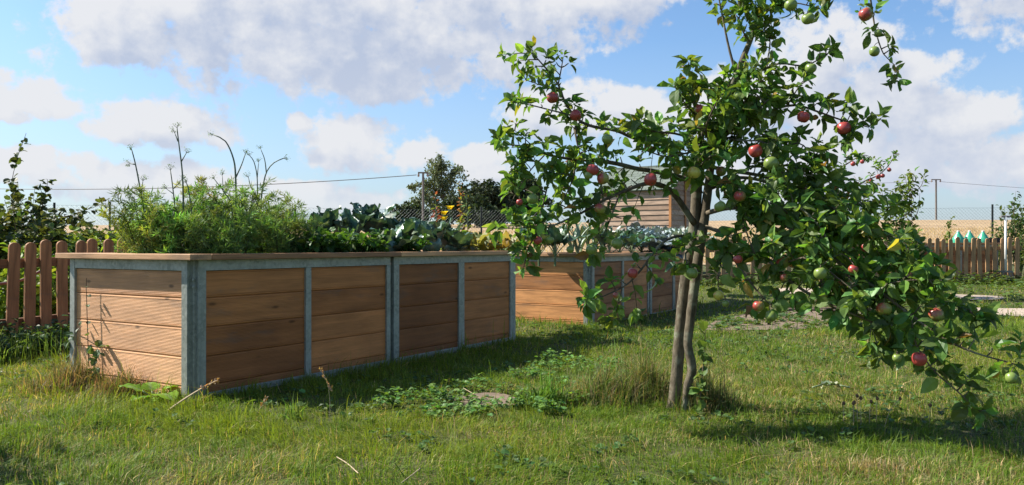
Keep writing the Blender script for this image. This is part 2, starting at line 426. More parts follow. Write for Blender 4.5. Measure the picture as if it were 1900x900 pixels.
M_DIRT = plain('bare_dirt', (0.16, 0.115, 0.08), 0.95, var=0.45, scale=9, bumps=0.7)
M_PATH = plain('path_sand', (0.36, 0.285, 0.215), 0.95, var=0.18, scale=7, bumps=0.4)
M_DARKMETAL = plain('dark_coated_steel', (0.02, 0.025, 0.024), 0.5, 0.3)
M_WIRE = plain('fence_wire', (0.085, 0.10, 0.10), 0.5, 0.4)
M_CABLE = plain('cable', (0.06, 0.06, 0.065), 0.6)
M_HOSE = plain('hose_rubber', (0.14, 0.065, 0.065), 0.45, spec=0.5, scale=40)
M_BLACK = plain('black_plastic', (0.012, 0.012, 0.013), 0.45)
M_WHITE = plain('white_paint', (0.72, 0.70, 0.66), 0.5, var=0.15)
M_GREENPL = plain('green_plastic', (0.05, 0.34, 0.20), 0.25, spec=0.6, var=0.15)
M_POLE = plain('weathered_pole', (0.17, 0.155, 0.14), 0.85)
M_PORC = plain('porcelain', (0.25, 0.2, 0.17), 0.3)
M_STEM = plain('green_stem', (0.085, 0.13, 0.055), 0.55, scale=30)
M_STALKDARK = plain('dark_stalk', (0.075, 0.105, 0.06), 0.6, scale=30)
M_DRYSTALK = plain('dry_stalk', (0.40, 0.31, 0.19), 0.85, scale=40)
M_SEED = plain('brown_seed_head', (0.17, 0.10, 0.055), 0.95, scale=90, var=0.5)
M_TWIG = plain('shrub_twig', (0.12, 0.085, 0.06), 0.85, scale=40)

def bark_mat():
    m, n = material('apple_bark'); o = objco(n)
    f = n.noise(n.mapping(o, (1, 1, 0.5)), 38, 6, 0.7)
    big = n.noise(o, 9, 5, 0.6)
    v = n.voronoi(n.mapping(o, (1, 1, 2.2)), 45)
    c = n.ramp(f, [(0.3, (0.045, 0.036, 0.024)), (0.52, (0.11, 0.09, 0.06)), (0.75, (0.19, 0.16, 0.11))])
    c = n.mix(n.maprange(big, 0.50, 0.62, 0, 0.75), c, (0.20, 0.205, 0.145))
    c = n.mix(n.maprange(v, 0.0, 0.16, 0.7, 0.0), c, (0.05, 0.04, 0.03))
    finish(n, principled(n, c, 0.85, 0, 0.2, bump(n, f, 0.6, 0.006))); return m
M_BARK = bark_mat()
def apple_mat(name, blush, red=(0.34, 0.034, 0.040), base=(0.23, 0.27, 0.06)):
    m, n = material(name); o = objco(n)
    sp = n.new('ShaderNodeSeparateXYZ'); n.put(sp.inputs[0], o)
    side = n.math('ADD', n.math('MULTIPLY', sp.outputs[0], -9.0), n.math('MULTIPLY', sp.outputs[2], 8.0))
    oi = n.new('ShaderNodeObjectInfo').outputs['Random']
    pos = n.vmath('ADD', o, n.vmath('MULTIPLY', (1, 1, 1), n.math('MULTIPLY', oi, 9.0)))
    f = n.noise(pos, 22, 4, 0.6)
    st = n.noise(n.mapping(pos, (90, 90, 9)), 1.0, 3)
    k = n.math('ADD', n.math('ADD', side, n.math('MULTIPLY', n.math('SUBTRACT', f, 0.5), 1.1)), n.math('MULTIPLY', n.math('SUBTRACT', st, 0.5), 0.8))
    k = n.maprange(n.math('ADD', k, blush), -0.25, 0.45)
    c = n.mix(n.math('MULTIPLY', k, 0.93), base, red)
    sp2 = n.voronoi(pos, 190)
    c = n.mix(n.maprange(sp2, 0.05, 0.14, 0.35, 0.0), c, (0.55, 0.45, 0.25))
    finish(n, principled(n, c, 0.32, 0, 0.5)); return m
APPLE_M = {'r': apple_mat('red_apple_skin', 0.75), 'm': apple_mat('blushed_apple_skin', 0.05), 'g': apple_mat('green_apple_skin', -0.75, base=(0.17, 0.235, 0.05)),
           'y': apple_mat('yellow_apple_skin', -0.25, (0.55, 0.10, 0.04), (0.46, 0.42, 0.08))}

def ground_mat():
    m, n = material('lawn_soil'); o = objco(n)
    f = n.noise(o, 1.3, 6, 0.6); g = n.noise(o, 26, 5, 0.65)
    c = n.ramp(f, [(0.32, (0.055, 0.075, 0.022)), (0.5, (0.075, 0.085, 0.03)), (0.68, (0.14, 0.12, 0.06))])
    c = n.mix(n.maprange(g, 0.35, 0.7, 0.0, 0.7), c, (0.05, 0.06, 0.022))
    finish(n, principled(n, c, 0.95, 0, 0.1, bump(n, g, 0.9, 0.02))); return m
M_GROUND = ground_mat()
def field_mat():
    m, n = material('stubble'); o = objco(n)
    f = n.noise(n.mapping(o, (0.25, 0.05, 1)), 1.0, 5, 0.6)
    g = n.noise(n.mapping(o, (2.2, 0.5, 1)), 1.0, 6, 0.75)
    c = n.ramp(g, [(0.28, (0.20, 0.135, 0.08)), (0.5, (0.36, 0.265, 0.155)), (0.72, (0.50, 0.39, 0.25))])
    c = n.mix(1.0, c, n.ramp(f, [(0.3, (0.75, 0.7, 0.68)), (0.7, (1.1, 1.08, 1.05))]), 'MULTIPLY')
    finish(n, principled(n, c, 0.95, 0, 0.1, bump(n, g, 0.8, 0.15))); return m
M_FIELD = field_mat()
def shingle_mat():
    m, n = material('green_shingle'); o = objco(n)
    b = n.new('ShaderNodeTexBrick'); n.put(b.inputs['Vector'], n.mapping(o, (1, 1, 1)))
    b.inputs['Scale'].default_value = 1; b.inputs['Brick Width'].default_value = 0.22; b.inputs['Row Height'].default_value = 0.12; b.inputs['Mortar Size'].default_value = 0.008
    b.inputs['Color1'].default_value = (0.10, 0.13, 0.105, 1); b.inputs['Color2'].default_value = (0.15, 0.175, 0.145, 1); b.inputs['Mortar'].default_value = (0.03, 0.035, 0.03, 1)
    g = n.noise(o, 90, 3)
    c = n.mix(n.maprange(g, 0.4, 0.7, 0, 0.4), b.outputs[0], (0.23, 0.25, 0.215))
    finish(n, principled(n, c, 0.9, 0, 0.2, bump(n, b.outputs['Fac'], -0.4, 0.01))); return m
M_SHINGLE = shingle_mat()

# ------------------------------------------------------------------ terrain
def grid_sheet(name, xs, ys, mat, dz=0.0):
    X, Y = np.meshgrid(xs, ys, indexing='xy'); Z = gz(X, Y) + dz
    V = np.stack([X, Y, Z], -1).reshape(-1, 3); nx, ny = len(xs), len(ys)
    i, j = np.meshgrid(np.arange(ny - 1), np.arange(nx - 1), indexing='ij')
    q = np.stack([i * nx + j, i * nx + j + 1, (i + 1) * nx + j + 1, (i + 1) * nx + j], -1).reshape(-1, 4)
    return kind(MB().add(V, q).build(name, mat, smooth=True), 'structure')
def axis(lo, hi, near, step, grow=1.12):
    a = list(np.arange(-near, near + 1e-6, step)); s_ = step
    while a[-1] < hi: s_ *= grow; a.append(a[-1] + s_)
    s_ = step
    while a[0] > lo: s_ *= grow; a.insert(0, a[0] - s_)
    return np.array(a)
XS = axis(-900, 900, 8, 0.2)
YS = [-6.0]
while YS[-1] < 900: YS.append(YS[-1] + (0.2 if YS[-1] < 16 else max(0.2, 0.03 * (YS[-1] - 10))))
grid_sheet('ground', XS, np.array(YS), M_GROUND)
grid_sheet('field', XS, np.array([y for y in YS if y > 27.5]), M_FIELD, 0.03)

def outline_sheet(name, mat, pts, dz, rough=0.12, step=0.12):
    """a flat patch with an uneven outline lying on the terrain"""
    P = spline(np.array(list(pts) + [pts[0]], float), step)[:-1]
    c = P.mean(0)
    k = 1 + rough * (fbm(P[:, 0] * 3.1, P[:, 1] * 3.1, 3) - 0.5) * 2
    P = c + (P - c) * k[:, None]
    V = [np.array([c])]; rings = 7
    for r in range(1, rings + 1): V.append(c + (P - c) * r / rings)
    V = np.concatenate(V); n = len(P)
    V = np.concatenate([V, (gz(V[:, 0], V[:, 1]) + dz)[:, None]], 1)
    t = [(0, 1 + i, 1 + (i + 1) % n) for i in range(n)]
    q = [(1 + r * n + i, 1 + (r + 1) * n + i, 1 + (r + 1) * n + (i + 1) % n, 1 + r * n + (i + 1) % n) for r in range(rings - 1) for i in range(n)]
    o = MB().add(V, q, t).build(name, mat, smooth=True)
    PATCHES.append(P)
    return kind(o, 'structure')
PATCHES = []
def in_poly(P, x, y):
    r = np.zeros(len(x), bool); n = len(P)
    for i in range(n):
        (x0, y0), (x1, y1) = P[i], P[(i + 1) % n]
        c = (y0 > y) != (y1 > y)
        with np.errstate(divide='ignore', invalid='ignore'): r ^= c & (x < (x1 - x0) * (y - y0) / (y1 - y0 + 1e-12) + x0)
    return r
outline_sheet('dirt_patch', M_DIRT, [(1.9, 8.0), (2.6, 7.9), (3.5, 8.6), (4.2, 9.6), (4.4, 10.6), (3.6, 10.9), (2.9, 10.0), (2.2, 9.0)], 0.012)
outline_sheet('dirt_patch', M_DIRT, [(-0.34, 4.30), (-0.12, 4.20), (0.02, 4.3), (0.0, 4.48), (-0.15, 4.62), (-0.3, 4.5)], 0.012, 0.4, 0.05)
outline_sheet('path', M_PATH, [(9.5, 8.9), (8.0, 8.7), (6.55, 8.75), (5.85, 9.6), (5.7, 10.4), (6.1, 10.9), (7.2, 10.6), (8.2, 10.9), (9.5, 10.8)], 0.016, 0.08)
outline_sheet('path', M_PATH, [(4.45, 13.0), (5.0, 13.0), (5.3, 13.4), (4.9, 13.9), (4.4, 13.7)], 0.016, 0.2)
outline_sheet('path', M_PATH, [(6.7, 12.0), (7.3, 12.1), (7.5, 12.5), (6.9, 12.7)], 0.016, 0.2)

# ------------------------------------------------------------------ raised beds
UX, UY = 0.525, 0.851
BED_RZ = math.atan2(UY, UX)
WB = 1.20
SEAMS = (0.012, 0.084, 0.243, 0.403, 0.563, 0.712)
def strip(mb, p0, d, L, nrm, seams, ribs, smooth_top=False):
    """boards of one panel: profile up the wall, drawn out along d; backed by a solid 2 cm"""
    p0, d, nrm = np.array(p0, float), np.array(d, float), np.array(nrm, float)
    for k in range(len(seams) - 1):
        z0, z1 = seams[k], seams[k + 1]; c = rng.random(3)
        top = k == len(seams) - 2
        prof = [(-0.006, z0 + 0.0005), (0.0, z0 + 0.005), (0.001, z0 + 0.011), (-0.003, z0 + 0.013)]
        if ribs and not (top and smooth_top):
            n = int((z1 - z0 - 0.026) / 0.0078); h = (z1 - z0 - 0.028) / n
            for r in range(n):
                b = z0 + 0.014 + r * h
                prof += [(-0.0016, b), (-0.0002, b + 0.22 * h), (-0.0002, b + 0.62 * h), (-0.0016, b + 0.85 * h)]
        else:
            prof += [(-0.001, z0 + 0.016), (-0.001, z1 - 0.014)]
        prof += [(-0.003, z1 - 0.012), (0.001, z1 - 0.0105), (0.0, z1 - 0.004), (-0.006, z1 - 0.0005)]
        pr = np.array(prof); m = len(pr)
        A = np.array([[*(p0 + nrm * o), z] for o, z in pr]); B = A + np.array([*(d * L), 0])
        C = np.array([[*(p0 - nrm * 0.022), z] for z in (seams[k] + .0005, seams[k + 1] - .0005)]); D = C + np.array([*(d * L), 0])
        V = np.concatenate([A, B, C, D])
        q = [(i, m + i, m + i + 1, i + 1) for i in range(m - 1)]
        q += [(2 * m, 2 * m + 1, 2 * m + 3, 2 * m + 2), (0, 2 * m, 2 * m + 2, m), (m - 1, 2 * m - 1, 2 * m + 3, 2 * m + 1)]
        mb.add(V, q, col=c)
def raised_bed(label, loc, rz, La, panels, joints, ribs, mats, cap_joint, fill=0.70, W=WB):
    bed = thing('raised_bed', label, 'raised bed', loc, rz, 'larch and steel raised beds')
    MBD, MBY, MC, MCY = mats
    nt = 0.042
    bp = 0.014                                             # boards sit this far behind the steel
    fr = [(panels[0][0], panels[-1][1])]
    for (a0, a1) in panels:                                # long sides
        m = MB(); strip(m, (a0 - 0.006, bp), (1, 0), a1 - a0 + 0.012, (0, -1), SEAMS, ribs, True); m.build('board_panel', MBD, bed)
        m = MB(); strip(m, (a1 + 0.006, W - bp), (-1, 0), a1 - a0 + 0.012, (0, 1), SEAMS, False); m.build('board_panel', MBD, bed)
    for x, s in ((bp, -1), (La - bp, 1)):                  # ends
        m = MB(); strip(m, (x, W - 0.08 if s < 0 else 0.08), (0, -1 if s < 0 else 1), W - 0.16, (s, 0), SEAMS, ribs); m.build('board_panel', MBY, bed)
    for cx, cy in ((0, 0), (1, 0), (0, 1), (1, 1)):        # corner posts, folded steel with a recessed corner
        poly = [(0.089, 0.0), (0.089, 0.02), (0.062, 0.03), (0.062, 0.062), (0.03, 0.062), (0.02, 0.089), (0.0, 0.089), (0.0, nt), (0.010, nt), (0.010, nt + .006), (0.033, nt + .006), (0.036, 0.038), (0.038, 0.036), (nt + .006, 0.033), (nt + .006, 0.010), (nt, 0.010), (nt, 0.0)]
        P = [(La - x if cx else x, W - y if cy else y) for x, y in poly]
        if cx == cy: P = P[::-1] if False else P
        c = np.array([(La - 0.045 if cx else 0.045), (W - 0.045 if cy else 0.045)])
        n = len(P); V = [(x, y, -0.05) for x, y in P] + [(x, y, 0.7708) for x, y in P] + [(*c, -0.05), (*c, 0.7708)]
        sgn = 1 if (cx == cy) else -1
        q = [(i, (i + 1) % n, n + (i + 1) % n, n + i) for i in range(n)]; t = [((i + 1) % n, i, 2 * n) for i in range(n)] + [(n + i, n + (i + 1) % n, 2 * n + 1) for i in range(n)]
        p = MB().add(V, q, t).build('corner_post', M_ZINC, bed)
        for zz in (0.665, 0.625):
            bx, by = (La - 0.034 if cx else 0.034), (W - 0.034 if cy else 0.034)
            dx, dy = (1 if cx else -1) * 0.707, (1 if cy else -1) * 0.707
            b = MB().tube([(bx - dx * .006, by - dy * .006, zz), (bx + dx * 0.010, by + dy * 0.010, zz)], 0.0085, 6)
            b.tube([(bx + dx * 0.010, by + dy * 0.010, zz), (bx + dx * 0.017, by + dy * 0.017, zz)], 0.0045, 6).build('bolt', M_ZINC, p)
    ends = [0.089] + [v for j in joints for v in j] + [La - 0.089]
    for k in range(0, len(ends), 2):                       # rails of each module, between the corner posts
        a0, a1 = ends[k], ends[k + 1]
        for y0, y1 in ((0.0015, 0.03), (W - 0.03, W - 0.0015)):
            MB().box(a0, a1, y0, y1, 0.712, 0.7705).build('top_rail', M_ZINC, bed, bevel=0.002)
            MB().box(a0, a1, y0, y1, -0.03, 0.045).build('bottom_rail', M_ZINC, bed, bevel=0.002)
    for x0, x1 in ((0.0015, 0.03), (La - 0.03, La - 0.0015)):
        MB().box(x0, x1, 0.089, W - 0.089, 0.712, 0.7705).build('top_rail', M_ZINC, bed, bevel=0.002)
        MB().box(x0, x1, 0.089, W - 0.089, -0.03, 0.03).build('bottom_rail', M_ZINC, bed, bevel=0.002)
    edges = sorted([0.089] + [v for p in panels for v in p] + [La - 0.089])
    for k in range(1, len(panels)):                        # upright posts between panels
        a0, a1 = panels[k - 1][1], panels[k][0]
        spans = [(a0, a1)]
        for j in joints:
            if a0 < j[0] < a1: spans = [(a0, j[0]), (j[1], a1)]; MB().box(j[0] - .002, j[1] + .002, 0.034, 0.05, -0.03, 0.77).build('joint_plate', M_ZINC, bed)
        for s0, s1 in spans:
            for y0, y1 in ((0.0, 0.034), (W - 0.034, W)):
                MB().box(s0, s1, y0, y1, -0.03, 0.7118).build('middle_post', M_ZINC, bed, bevel=0.002)
    for a0, a1 in ((panels[-1][1], La - 0.089), (0.089, panels[0][0])):
        if a1 - a0 > 0.012:
            for y0, y1 in ((0.0, 0.03), (W - 0.03, W)): MB().box(a0 + .001, a1 - .001, y0, y1, -0.03, 0.7118).build('middle_post', M_ZINC, bed)
    oh, cw = 0.044, 0.135
    z0, z1 = 0.7712, 0.8035
    for x0, x1 in ((-oh, cw - oh), (La - cw + oh, La + oh)):
        MB().box(x0, x1, -oh, W + oh, z0, z1, rng.random(3)).build('cap_board', MCY, bed, bevel=0.003)
    cuts = [cw - oh + 0.002, *cap_joint, La - cw + oh - 0.002]
    for k in range(len(cuts) - 1):
        for y0, y1 in ((-oh, cw - oh), (W - cw + oh, W + oh)):
            MB().box(cuts[k] + 0.001, cuts[k + 1] - 0.001, y0, y1, z0, z1 - 0.0004, rng.random(3)).build('cap_board', MC, bed, bevel=0.003)
    xs = np.linspace(0.04, La - 0.04, 40); ys = np.linspace(0.04, W - 0.04, 16)
    X, Y = np.meshgrid(xs, ys); Z = fill + 0.06 * (fbm(X * 4, Y * 4, 3) - 0.5)
    i, j = np.meshgrid(np.arange(15), np.arange(39), indexing='ij')
    MB().add(np.stack([X, Y, Z], -1), np.stack([i * 40 + j, i * 40 + j + 1, (i + 1) * 40 + j + 1, (i + 1) * 40 + j], -1)).build('soil', M_SOIL, bed)
    return bed
P0 = np.array([-1.666, 4.40]); U = np.array([UX, UY]); VV = np.array([-UY, UX])
C1 = P0 - 0.087 * U
LA = 3.362
PANELS = [(0.089, 0.822), (0.868, 1.588), (1.723, 2.461), (2.536, 3.233)]
JOINTS = [(1.628, 1.664)]
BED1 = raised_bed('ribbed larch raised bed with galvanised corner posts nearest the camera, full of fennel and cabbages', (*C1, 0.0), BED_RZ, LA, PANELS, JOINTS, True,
                  (M_BOARD, M_BOARD_Y_LIT, M_CAP, M_CAP_Y), [1.694])
C2 = np.array([0.882, 8.65]) - 0.087 * U
BED2 = raised_bed('smooth orange larch raised bed behind the apple tree, growing leeks and curly kale', (*C2, -0.04), BED_RZ, LA, PANELS, JOINTS, False,
                  (M_BOARD_FAR, M_BOARD_FAR_Y_LIT, M_CAP, M_CAP_Y), [1.694])
M_BOARD_FAR2 = M_BOARD_FAR
C3 = np.array([7.05, 16.25])
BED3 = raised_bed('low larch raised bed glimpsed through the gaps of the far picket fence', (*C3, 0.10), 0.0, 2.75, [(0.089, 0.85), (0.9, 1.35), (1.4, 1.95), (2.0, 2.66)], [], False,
                  (M_BOARD_FAR, M_BOARD_FAR_Y_LIT, M_CAP, M_CAP_Y), [1.3])
BEDS = [(C1, BED_RZ, LA, WB), (C2, BED_RZ, LA, WB), (C3, 0.0, 2.75, WB)]
def bw(a, b, z, C=C1): q = C + a * U + b * VV; return np.array([q[0], q[1], z])
def bed_px(px, b, z=0.70, C=C1):
    """point on the bed, b metres behind its front, at the picture column px"""
    r = (px - 950) / F; q = C + b * VV
    a = (r * q[1] - q[0]) / (U[0] - r * U[1])
    return np.array([*(q + a * U), z])

# ------------------------------------------------------------------ picket fences
def picket_mesh(h, w, th, mat):
    arc = [(w / 2 * math.cos(t), h - w * 0.42 + w * 0.42 * math.sin(t)) for t in np.linspace(0, math.pi, 9)]
    out = [(w / 2, 0)] + arc + [(-w / 2, 0)]
    n = len(out); V = [(x, -th / 2, z) for x, z in out] + [(x, th / 2, z) for x, z in out]
    cen = [(0, -th / 2, h * 0.6), (0, th / 2, h * 0.6)]; V += cen
    q = [(i, i + n, (i + 1) % n + n, (i + 1) % n) for i in range(n)]
    t = [(i, (i + 1) % n, 2 * n) for i in range(n)] + [(n + (i + 1) % n, n + i, 2 * n + 1) for i in range(n)]
    o = MB().add(V, q, t).build('picket', mat, bevel=0.004)
    return o
def picket_fence(label, loc, rz, n, gap, h, w, mat, railmat, posts, rails, skip=()):
    f = thing('picket_fence', label, 'fence', loc, rz)
    src = picket_mesh(h, w, 0.022, mat); first = True
    ca, sa = math.cos(rz), math.sin(rz)
    for k in range(n):
        if k in skip: continue
        o = src if first else src.copy()
        if not first: SC.collection.objects.link(o)
        first = False
        o.parent = f
        wx, wy = loc[0] + ca * k * gap, loc[1] + sa * k * gap
        o.location = (k * gap, 0, float(gz(wx, wy)) - loc[2] + rng.normal(0, 0.011))
        o.rotation_euler = (rng.normal(0, 0.012), rng.normal(0, 0.018), rng.normal(0, 0.03))
    L = (n - 1) * gap
    zz = lambda x: float(gz(loc[0] + ca * x, loc[1] + sa * x)) - loc[2]
    for z in rails:
        m = MB(); xs = np.linspace(-0.1, L + 0.1, 12)
        for x0, x1 in zip(xs[:-1], xs[1:]):
            za, zb = zz(x0), zz(x1)
            V = [(x0, .013, z + za), (x1, .013, z + zb), (x1, .055, z + zb), (x0, .055, z + za), (x0, .013, z + za + .075), (x1, .013, z + zb + .075), (x1, .055, z + zb + .075), (x0, .055, z + za + .075)]
            m.add(V, [(0, 3, 2, 1), (4, 5, 6, 7), (0, 1, 5, 4), (2, 3, 7, 6)], col=(0.5, 0.4, 0.3))
        m.build('rail', railmat, f)
    for x in posts:
        MB().box(x - .035, x + .035, .058, .128, zz(x) - .1, zz(x) + h - 0.06, rng.random(3)).build('post', railmat, f, bevel=0.004)
    return f
FL = np.array([-4.087, 6.6]) - 5 * 0.14 * U
picket_fence('dark red-brown picket fence with rounded tops running behind the nearest raised bed', (*FL, float(gz(*FL))), BED_RZ, 62, 0.14, 0.90, 0.090, M_PICKET_RED, M_RAIL, [0.4, 2.8, 5.2, 7.6], (0.19, 0.68))
picket_fence('light brown picket fence across the back of the garden beside the young trees', (2.9, 15.4, float(gz(2.9, 15.4))), 0.0, 49, 0.14, 0.86, 0.078, M_PICKET, M_PICKET, [0.5, 2.9, 5.3], (0.12, 0.62))
picket_fence('short light brown picket fence section right of the white handled pole', (10.02, 15.62, float(gz(10.02, 15.6))), 0.0, 14, 0.165, 0.88, 0.075, M_PICKET, M_PICKET, [0.0, 2.0], (0.12, 0.62))

# ------------------------------------------------------------------ chain link fence
def chain_fence():
    f = thing('chain_link_fence', 'tall dark wire mesh fence on thin posts between the garden and the stubble field', 'fence', (0, 23, 0))
    line = np.array([(-17.5, 16.2), (-11.5, 19.6), (-6.07, 22.7), (1.0, 24.3), (14.5, 23.4), (22, 22)])
    seg = np.linalg.norm(np.diff(line, axis=0), axis=1); cum = np.concatenate([[0], np.cumsum(seg)]); L = cum[-1]
    def pt(s_, h):
        s_ = np.asarray(s_, float)
        x = np.interp(s_, cum, line[:, 0]); y = np.interp(s_, cum, line[:, 1])
        return np.stack([x, y, gz(x, y) * 1.0 + h], -1)
    m = MB(); H = 1.80; p = 0.10
    wires = []
    for s0 in np.arange(-H, L, p):
        for dr in (1, -1):
            a, b = (s0, 0.03), (s0 + H, H)
            if dr < 0: a, b = (s0 + H, 0.03), (s0, H)
            ks = np.linspace(0, 1, 5); ss = a[0] + (b[0] - a[0]) * ks; hh = a[1] + (b[1] - a[1]) * ks
            ok = (ss >= 0) & (ss <= L)
            if ok.sum() < 2: continue
            ss, hh = ss[ok], hh[ok]
            wires.append(pt(ss, 0) + np.stack([0 * hh, 0 * hh, hh], -1))
    for w in wires: m.tube(w, 0.0019, 3)
    for hh in (0.05, 0.9, H):
        ss = np.arange(0, L, 0.5); m.tube(pt(ss, hh), 0.0025, 3)
    m.build('wire_mesh', M_WIRE, f, world=True)
    def s_at_px(px):
        ss = np.linspace(0, L, 4000); q = pt(ss, 0); return ss[np.argmin(abs(q[:, 0] / q[:, 1] - (px - 950) / F))]
    for px, hh in ((-160, 1.86), (102, 1.86), (205, 1.9), (549, 1.9), (893, 1.9), (1237, 1.86), (1545, 1.86), (1840, 1.9), (2140, 1.9)):
        b = pt(s_at_px(px), 0)
        MB().tube([b - [0, 0.035, 0.1], b + [0, -0.035, hh]], 0.028, 8).build('post', M_DARKMETAL, f, world=True)
    # the fence stands on the terrain
chain_fence()

# ------------------------------------------------------------------ garden shed
def shed():
    c = np.array([3.93, 20.0]); rz = R(176)                # nearest corner (right end of the lit wall)
    z0 = float(gz(3, 20))
    s = thing('garden_shed', 'weathered plank garden shed with green shingle roof and orange corner trim', 'shed', (*c, z0), R(-36))
    W, D, H = 2.0, 1.7, 2.18                              # wall runs to -x, gable runs back along +y
    m = MB(); nb = 17; h = H / nb
    for k in range(nb):                                    # weatherboards of the eaves wall
        z = k * h; m.add([(-W, 0.0, z), (0, 0.0, z), (0, 0.018, z + h), (-W, 0.018, z + h), (-W, 0.03, z), (0, 0.03, z)], [(0, 1, 2, 3), (0, 4, 5, 1)], col=rng.random(3))
    m.box(-W, 0, 0.03, 0.05, 0, H); m.build('front_wall', M_SHED, s)
    RH = 0.62
    m = MB()
    for k in range(int((H + RH) / h) + 1):
        z = k * h; zt = min(z + h, H + RH); t = max(0, (z - H) / RH); y0, y1 = 0.02 + t * D / 2, D - 0.02 - t * D / 2
        if y1 - y0 < 0.05: break
        m.add([(0.0, y0, z), (0.0, y1, z), (-0.018, y1, zt), (-0.018, y0, zt), (-0.03, y0, z), (-0.03, y1, z)], [(0, 1, 2, 3), (0, 4, 5, 1)], col=rng.random(3))
    m.build('gable_wall', M_SHED, s)
    m = MB(); m.box(-W, 0, D - 0.03, D, 0, H); m.add([(-W, 0, 0), (-W, D, 0), (-W, D, H), (-W, D / 2, H + RH), (-W, 0, H)], [(0, 4, 2, 1)], [(4, 3, 2)]); m.build('back_wall', M_SHED, s)
    MB().box(-0.045, 0.02, -0.02, -0.001, 0, H - 0.02).build('corner_trim', M_SHED_TRIM, s)
    MB().box(-W - .02, -W + 0.045, -0.02, -0.001, 0, H - 0.02).build('corner_trim', M_SHED, s)
    MB().box(0.003, 0.022, D * 0.48, D * 0.48 + 0.07, 0, H + RH - 0.15).build('gable_batten', M_SHED_TRIM, s)
    sl = math.atan2(RH, D / 2)
    for sd in (0, 1):
        m = MB(); e = 0.10
        # roof slab drawn flat then tilted by the object's own rotation
        m.box(-W - e, e, -0.08, math.hypot(D / 2, RH) + 0.0, 0.0, 0.035)
        o = m.build('roof_slope', M_SHINGLE, s)
        if sd == 0: o.location = (0, 0, H + 0.012); o.rotation_euler = (sl, 0, 0)
        else: o.location = (-W, D, H + 0.012); o.rotation_euler = (sl, 0, math.pi)
    MB().box(-W - .16, .16, D / 2 - .06, D / 2 + .06, H + RH + .02, H + RH + .06).build('ridge_cap', M_SHINGLE, s)
shed()

# ------------------------------------------------------------------ utility poles and cable
def utility_pole(px, Z, ytop, r, label, ins=3, w=0.95):
    x = (px - 950) / F * Z; zb = float(gz(x, Z)); zt = EYE - (ytop - HY) / F * Z
    t = thing('utility_pole', label, 'utility pole', (x, Z, zb))
    MB().tube([(0, 0, -0.3), (0, 0, zt - zb)], [r * 1.25, r], 10).build('pole', M_POLE, t)
    MB().box(-w, w, -.09, .09, zt - zb - 0.12, zt - zb + 0.06).build('crossarm', M_POLE, t)
    for k in range(ins):
        xx = -w * 0.9 + 1.8 * w * k / (ins - 1)
        MB().lathe([(0, -0.55), (0.10, -0.5), (0.14, -0.3), (0.09, -0.12), (0, -0.1)], (xx, 0, zt - zb), 8).build('insulator', M_PORC, t)
    return np.array([x, Z, zt])
pa = utility_pole(785, 98, 320, 0.13, 'grey utility pole beside the tall far tree, cable running to the left', 3, 0.62)
pb = utility_pole(1737, 158, 333, 0.16, 'thin utility pole standing alone on the stubble ridge above the far picket fence')
def cable(a, b, sag, label):
    t = np.linspace(0, 1, 40)[:, None]; P = np.array(a) * (1 - t) + np.array(b) * t; P[:, 2] -= (4 * sag * t * (1 - t))[:, 0]
    tag(MB().tube(P, 0.045 if a[1] < 130 else 0.03, 4).build('overhead_cable', M_CABLE), label, 'cable')
cable(pa + [-0.8, 0, -.3], at(-330, 338, 105), 1.3, 'dark overhead cable dipping from the left utility pole across the sky')
cable(pb + [0.6, 0, -.4], at(2500, 372, 170), 0.8, 'faint overhead cable leaving the ridge pole towards the right')
cable(pb + [-0.6, 0, -.4], at(1150, 330, 175), 0.8, 'faint overhead cable leaving the ridge pole towards the apple tree')

# ------------------------------------------------------------------ far trees
def far_tree(name, label, px, Z, ytop, wpx, lobes, col, leafs, n, group, trunk=0.2, tcol=None):
    x = (px - 950) / F * Z; zb = float(gz(x, Z)); H = EYE - (ytop - HY) / F * Z - zb; Wm = wpx / F * Z
    t = thing(name, label, 'tree', (x, Z, zb), 0, group)
    m = MB(); m.tube([(0, 0, -0.2), (0.05 * H, 0, H * 0.35), (0, 0.03 * H, H * 0.62), (0.03 * H, 0, H * 0.85)], [trunk, trunk * 0.8, trunk * 0.5, 0.04], 7)
    cen = []
    for (lx, lz, lr) in lobes:
        c = np.array([lx * Wm / 2, rng.normal(0, 0.18) * Wm / 2, lz * H]); cen.append((c, lr * Wm / 2))
        m.tube([(0.02 * H, 0, H * min(0.5, lz * 0.55)), c * [0.55, 0.55, 1] + [0, 0, -0.12 * H], c], [trunk * 0.45, trunk * 0.3, 0.03], 5)
    m.build('trunk', M_TWIG, t)
    m = MB(); tot = sum(r ** 2 for c, r in cen)
    for c, r in cen:
        k = int(n * r ** 2 / tot); sub = max(6, k // 60)
        cl = c + rdir(sub) * (rng.random((sub, 1)) ** 0.45) * r * np.array([1, 1, 0.85])          # twigs ends carry the leaf clumps
        p = cl[rng.integers(0, sub, k)] + rng.normal(size=(k, 3)) * r * 0.15
        out = unit(p - c + [0, 0, 0.3 * r])
        shade = np.exp(rng.normal(0, 0.22, sub))[rng.integers(0, sub, k)][:, None]
        place(m, LEAF_QUAD, p, unit(rdir(k) + out * 0.4), unit(out + rdir(k) * 0.9), leafs * (0.6 + 0.8 * rng.random(k)), jitter_col(col, k, 0.2, 0.08) * shade)
    m.build('crown', M_TREE_LEAF, t)
    return t
FT = 'trees at the edge of the stubble field'
far_tree('field_tree', 'tall open crowned grey-green tree on the field edge', 818, 112, 285, 110, [(0, 0.86, 0.42), (0.28, 0.70, 0.5), (-0.28, 0.66, 0.48), (0.6, 0.72, 0.3), (-0.62, 0.5, 0.42), (0.2, 0.48, 0.55), (-0.9, 0.55, 0.2), (-0.3, 0.3, 0.6), (0.5, 0.3, 0.5), (-0.8, 0.25, 0.4)], (0.125, 0.155, 0.08), 0.30, 7000, FT)
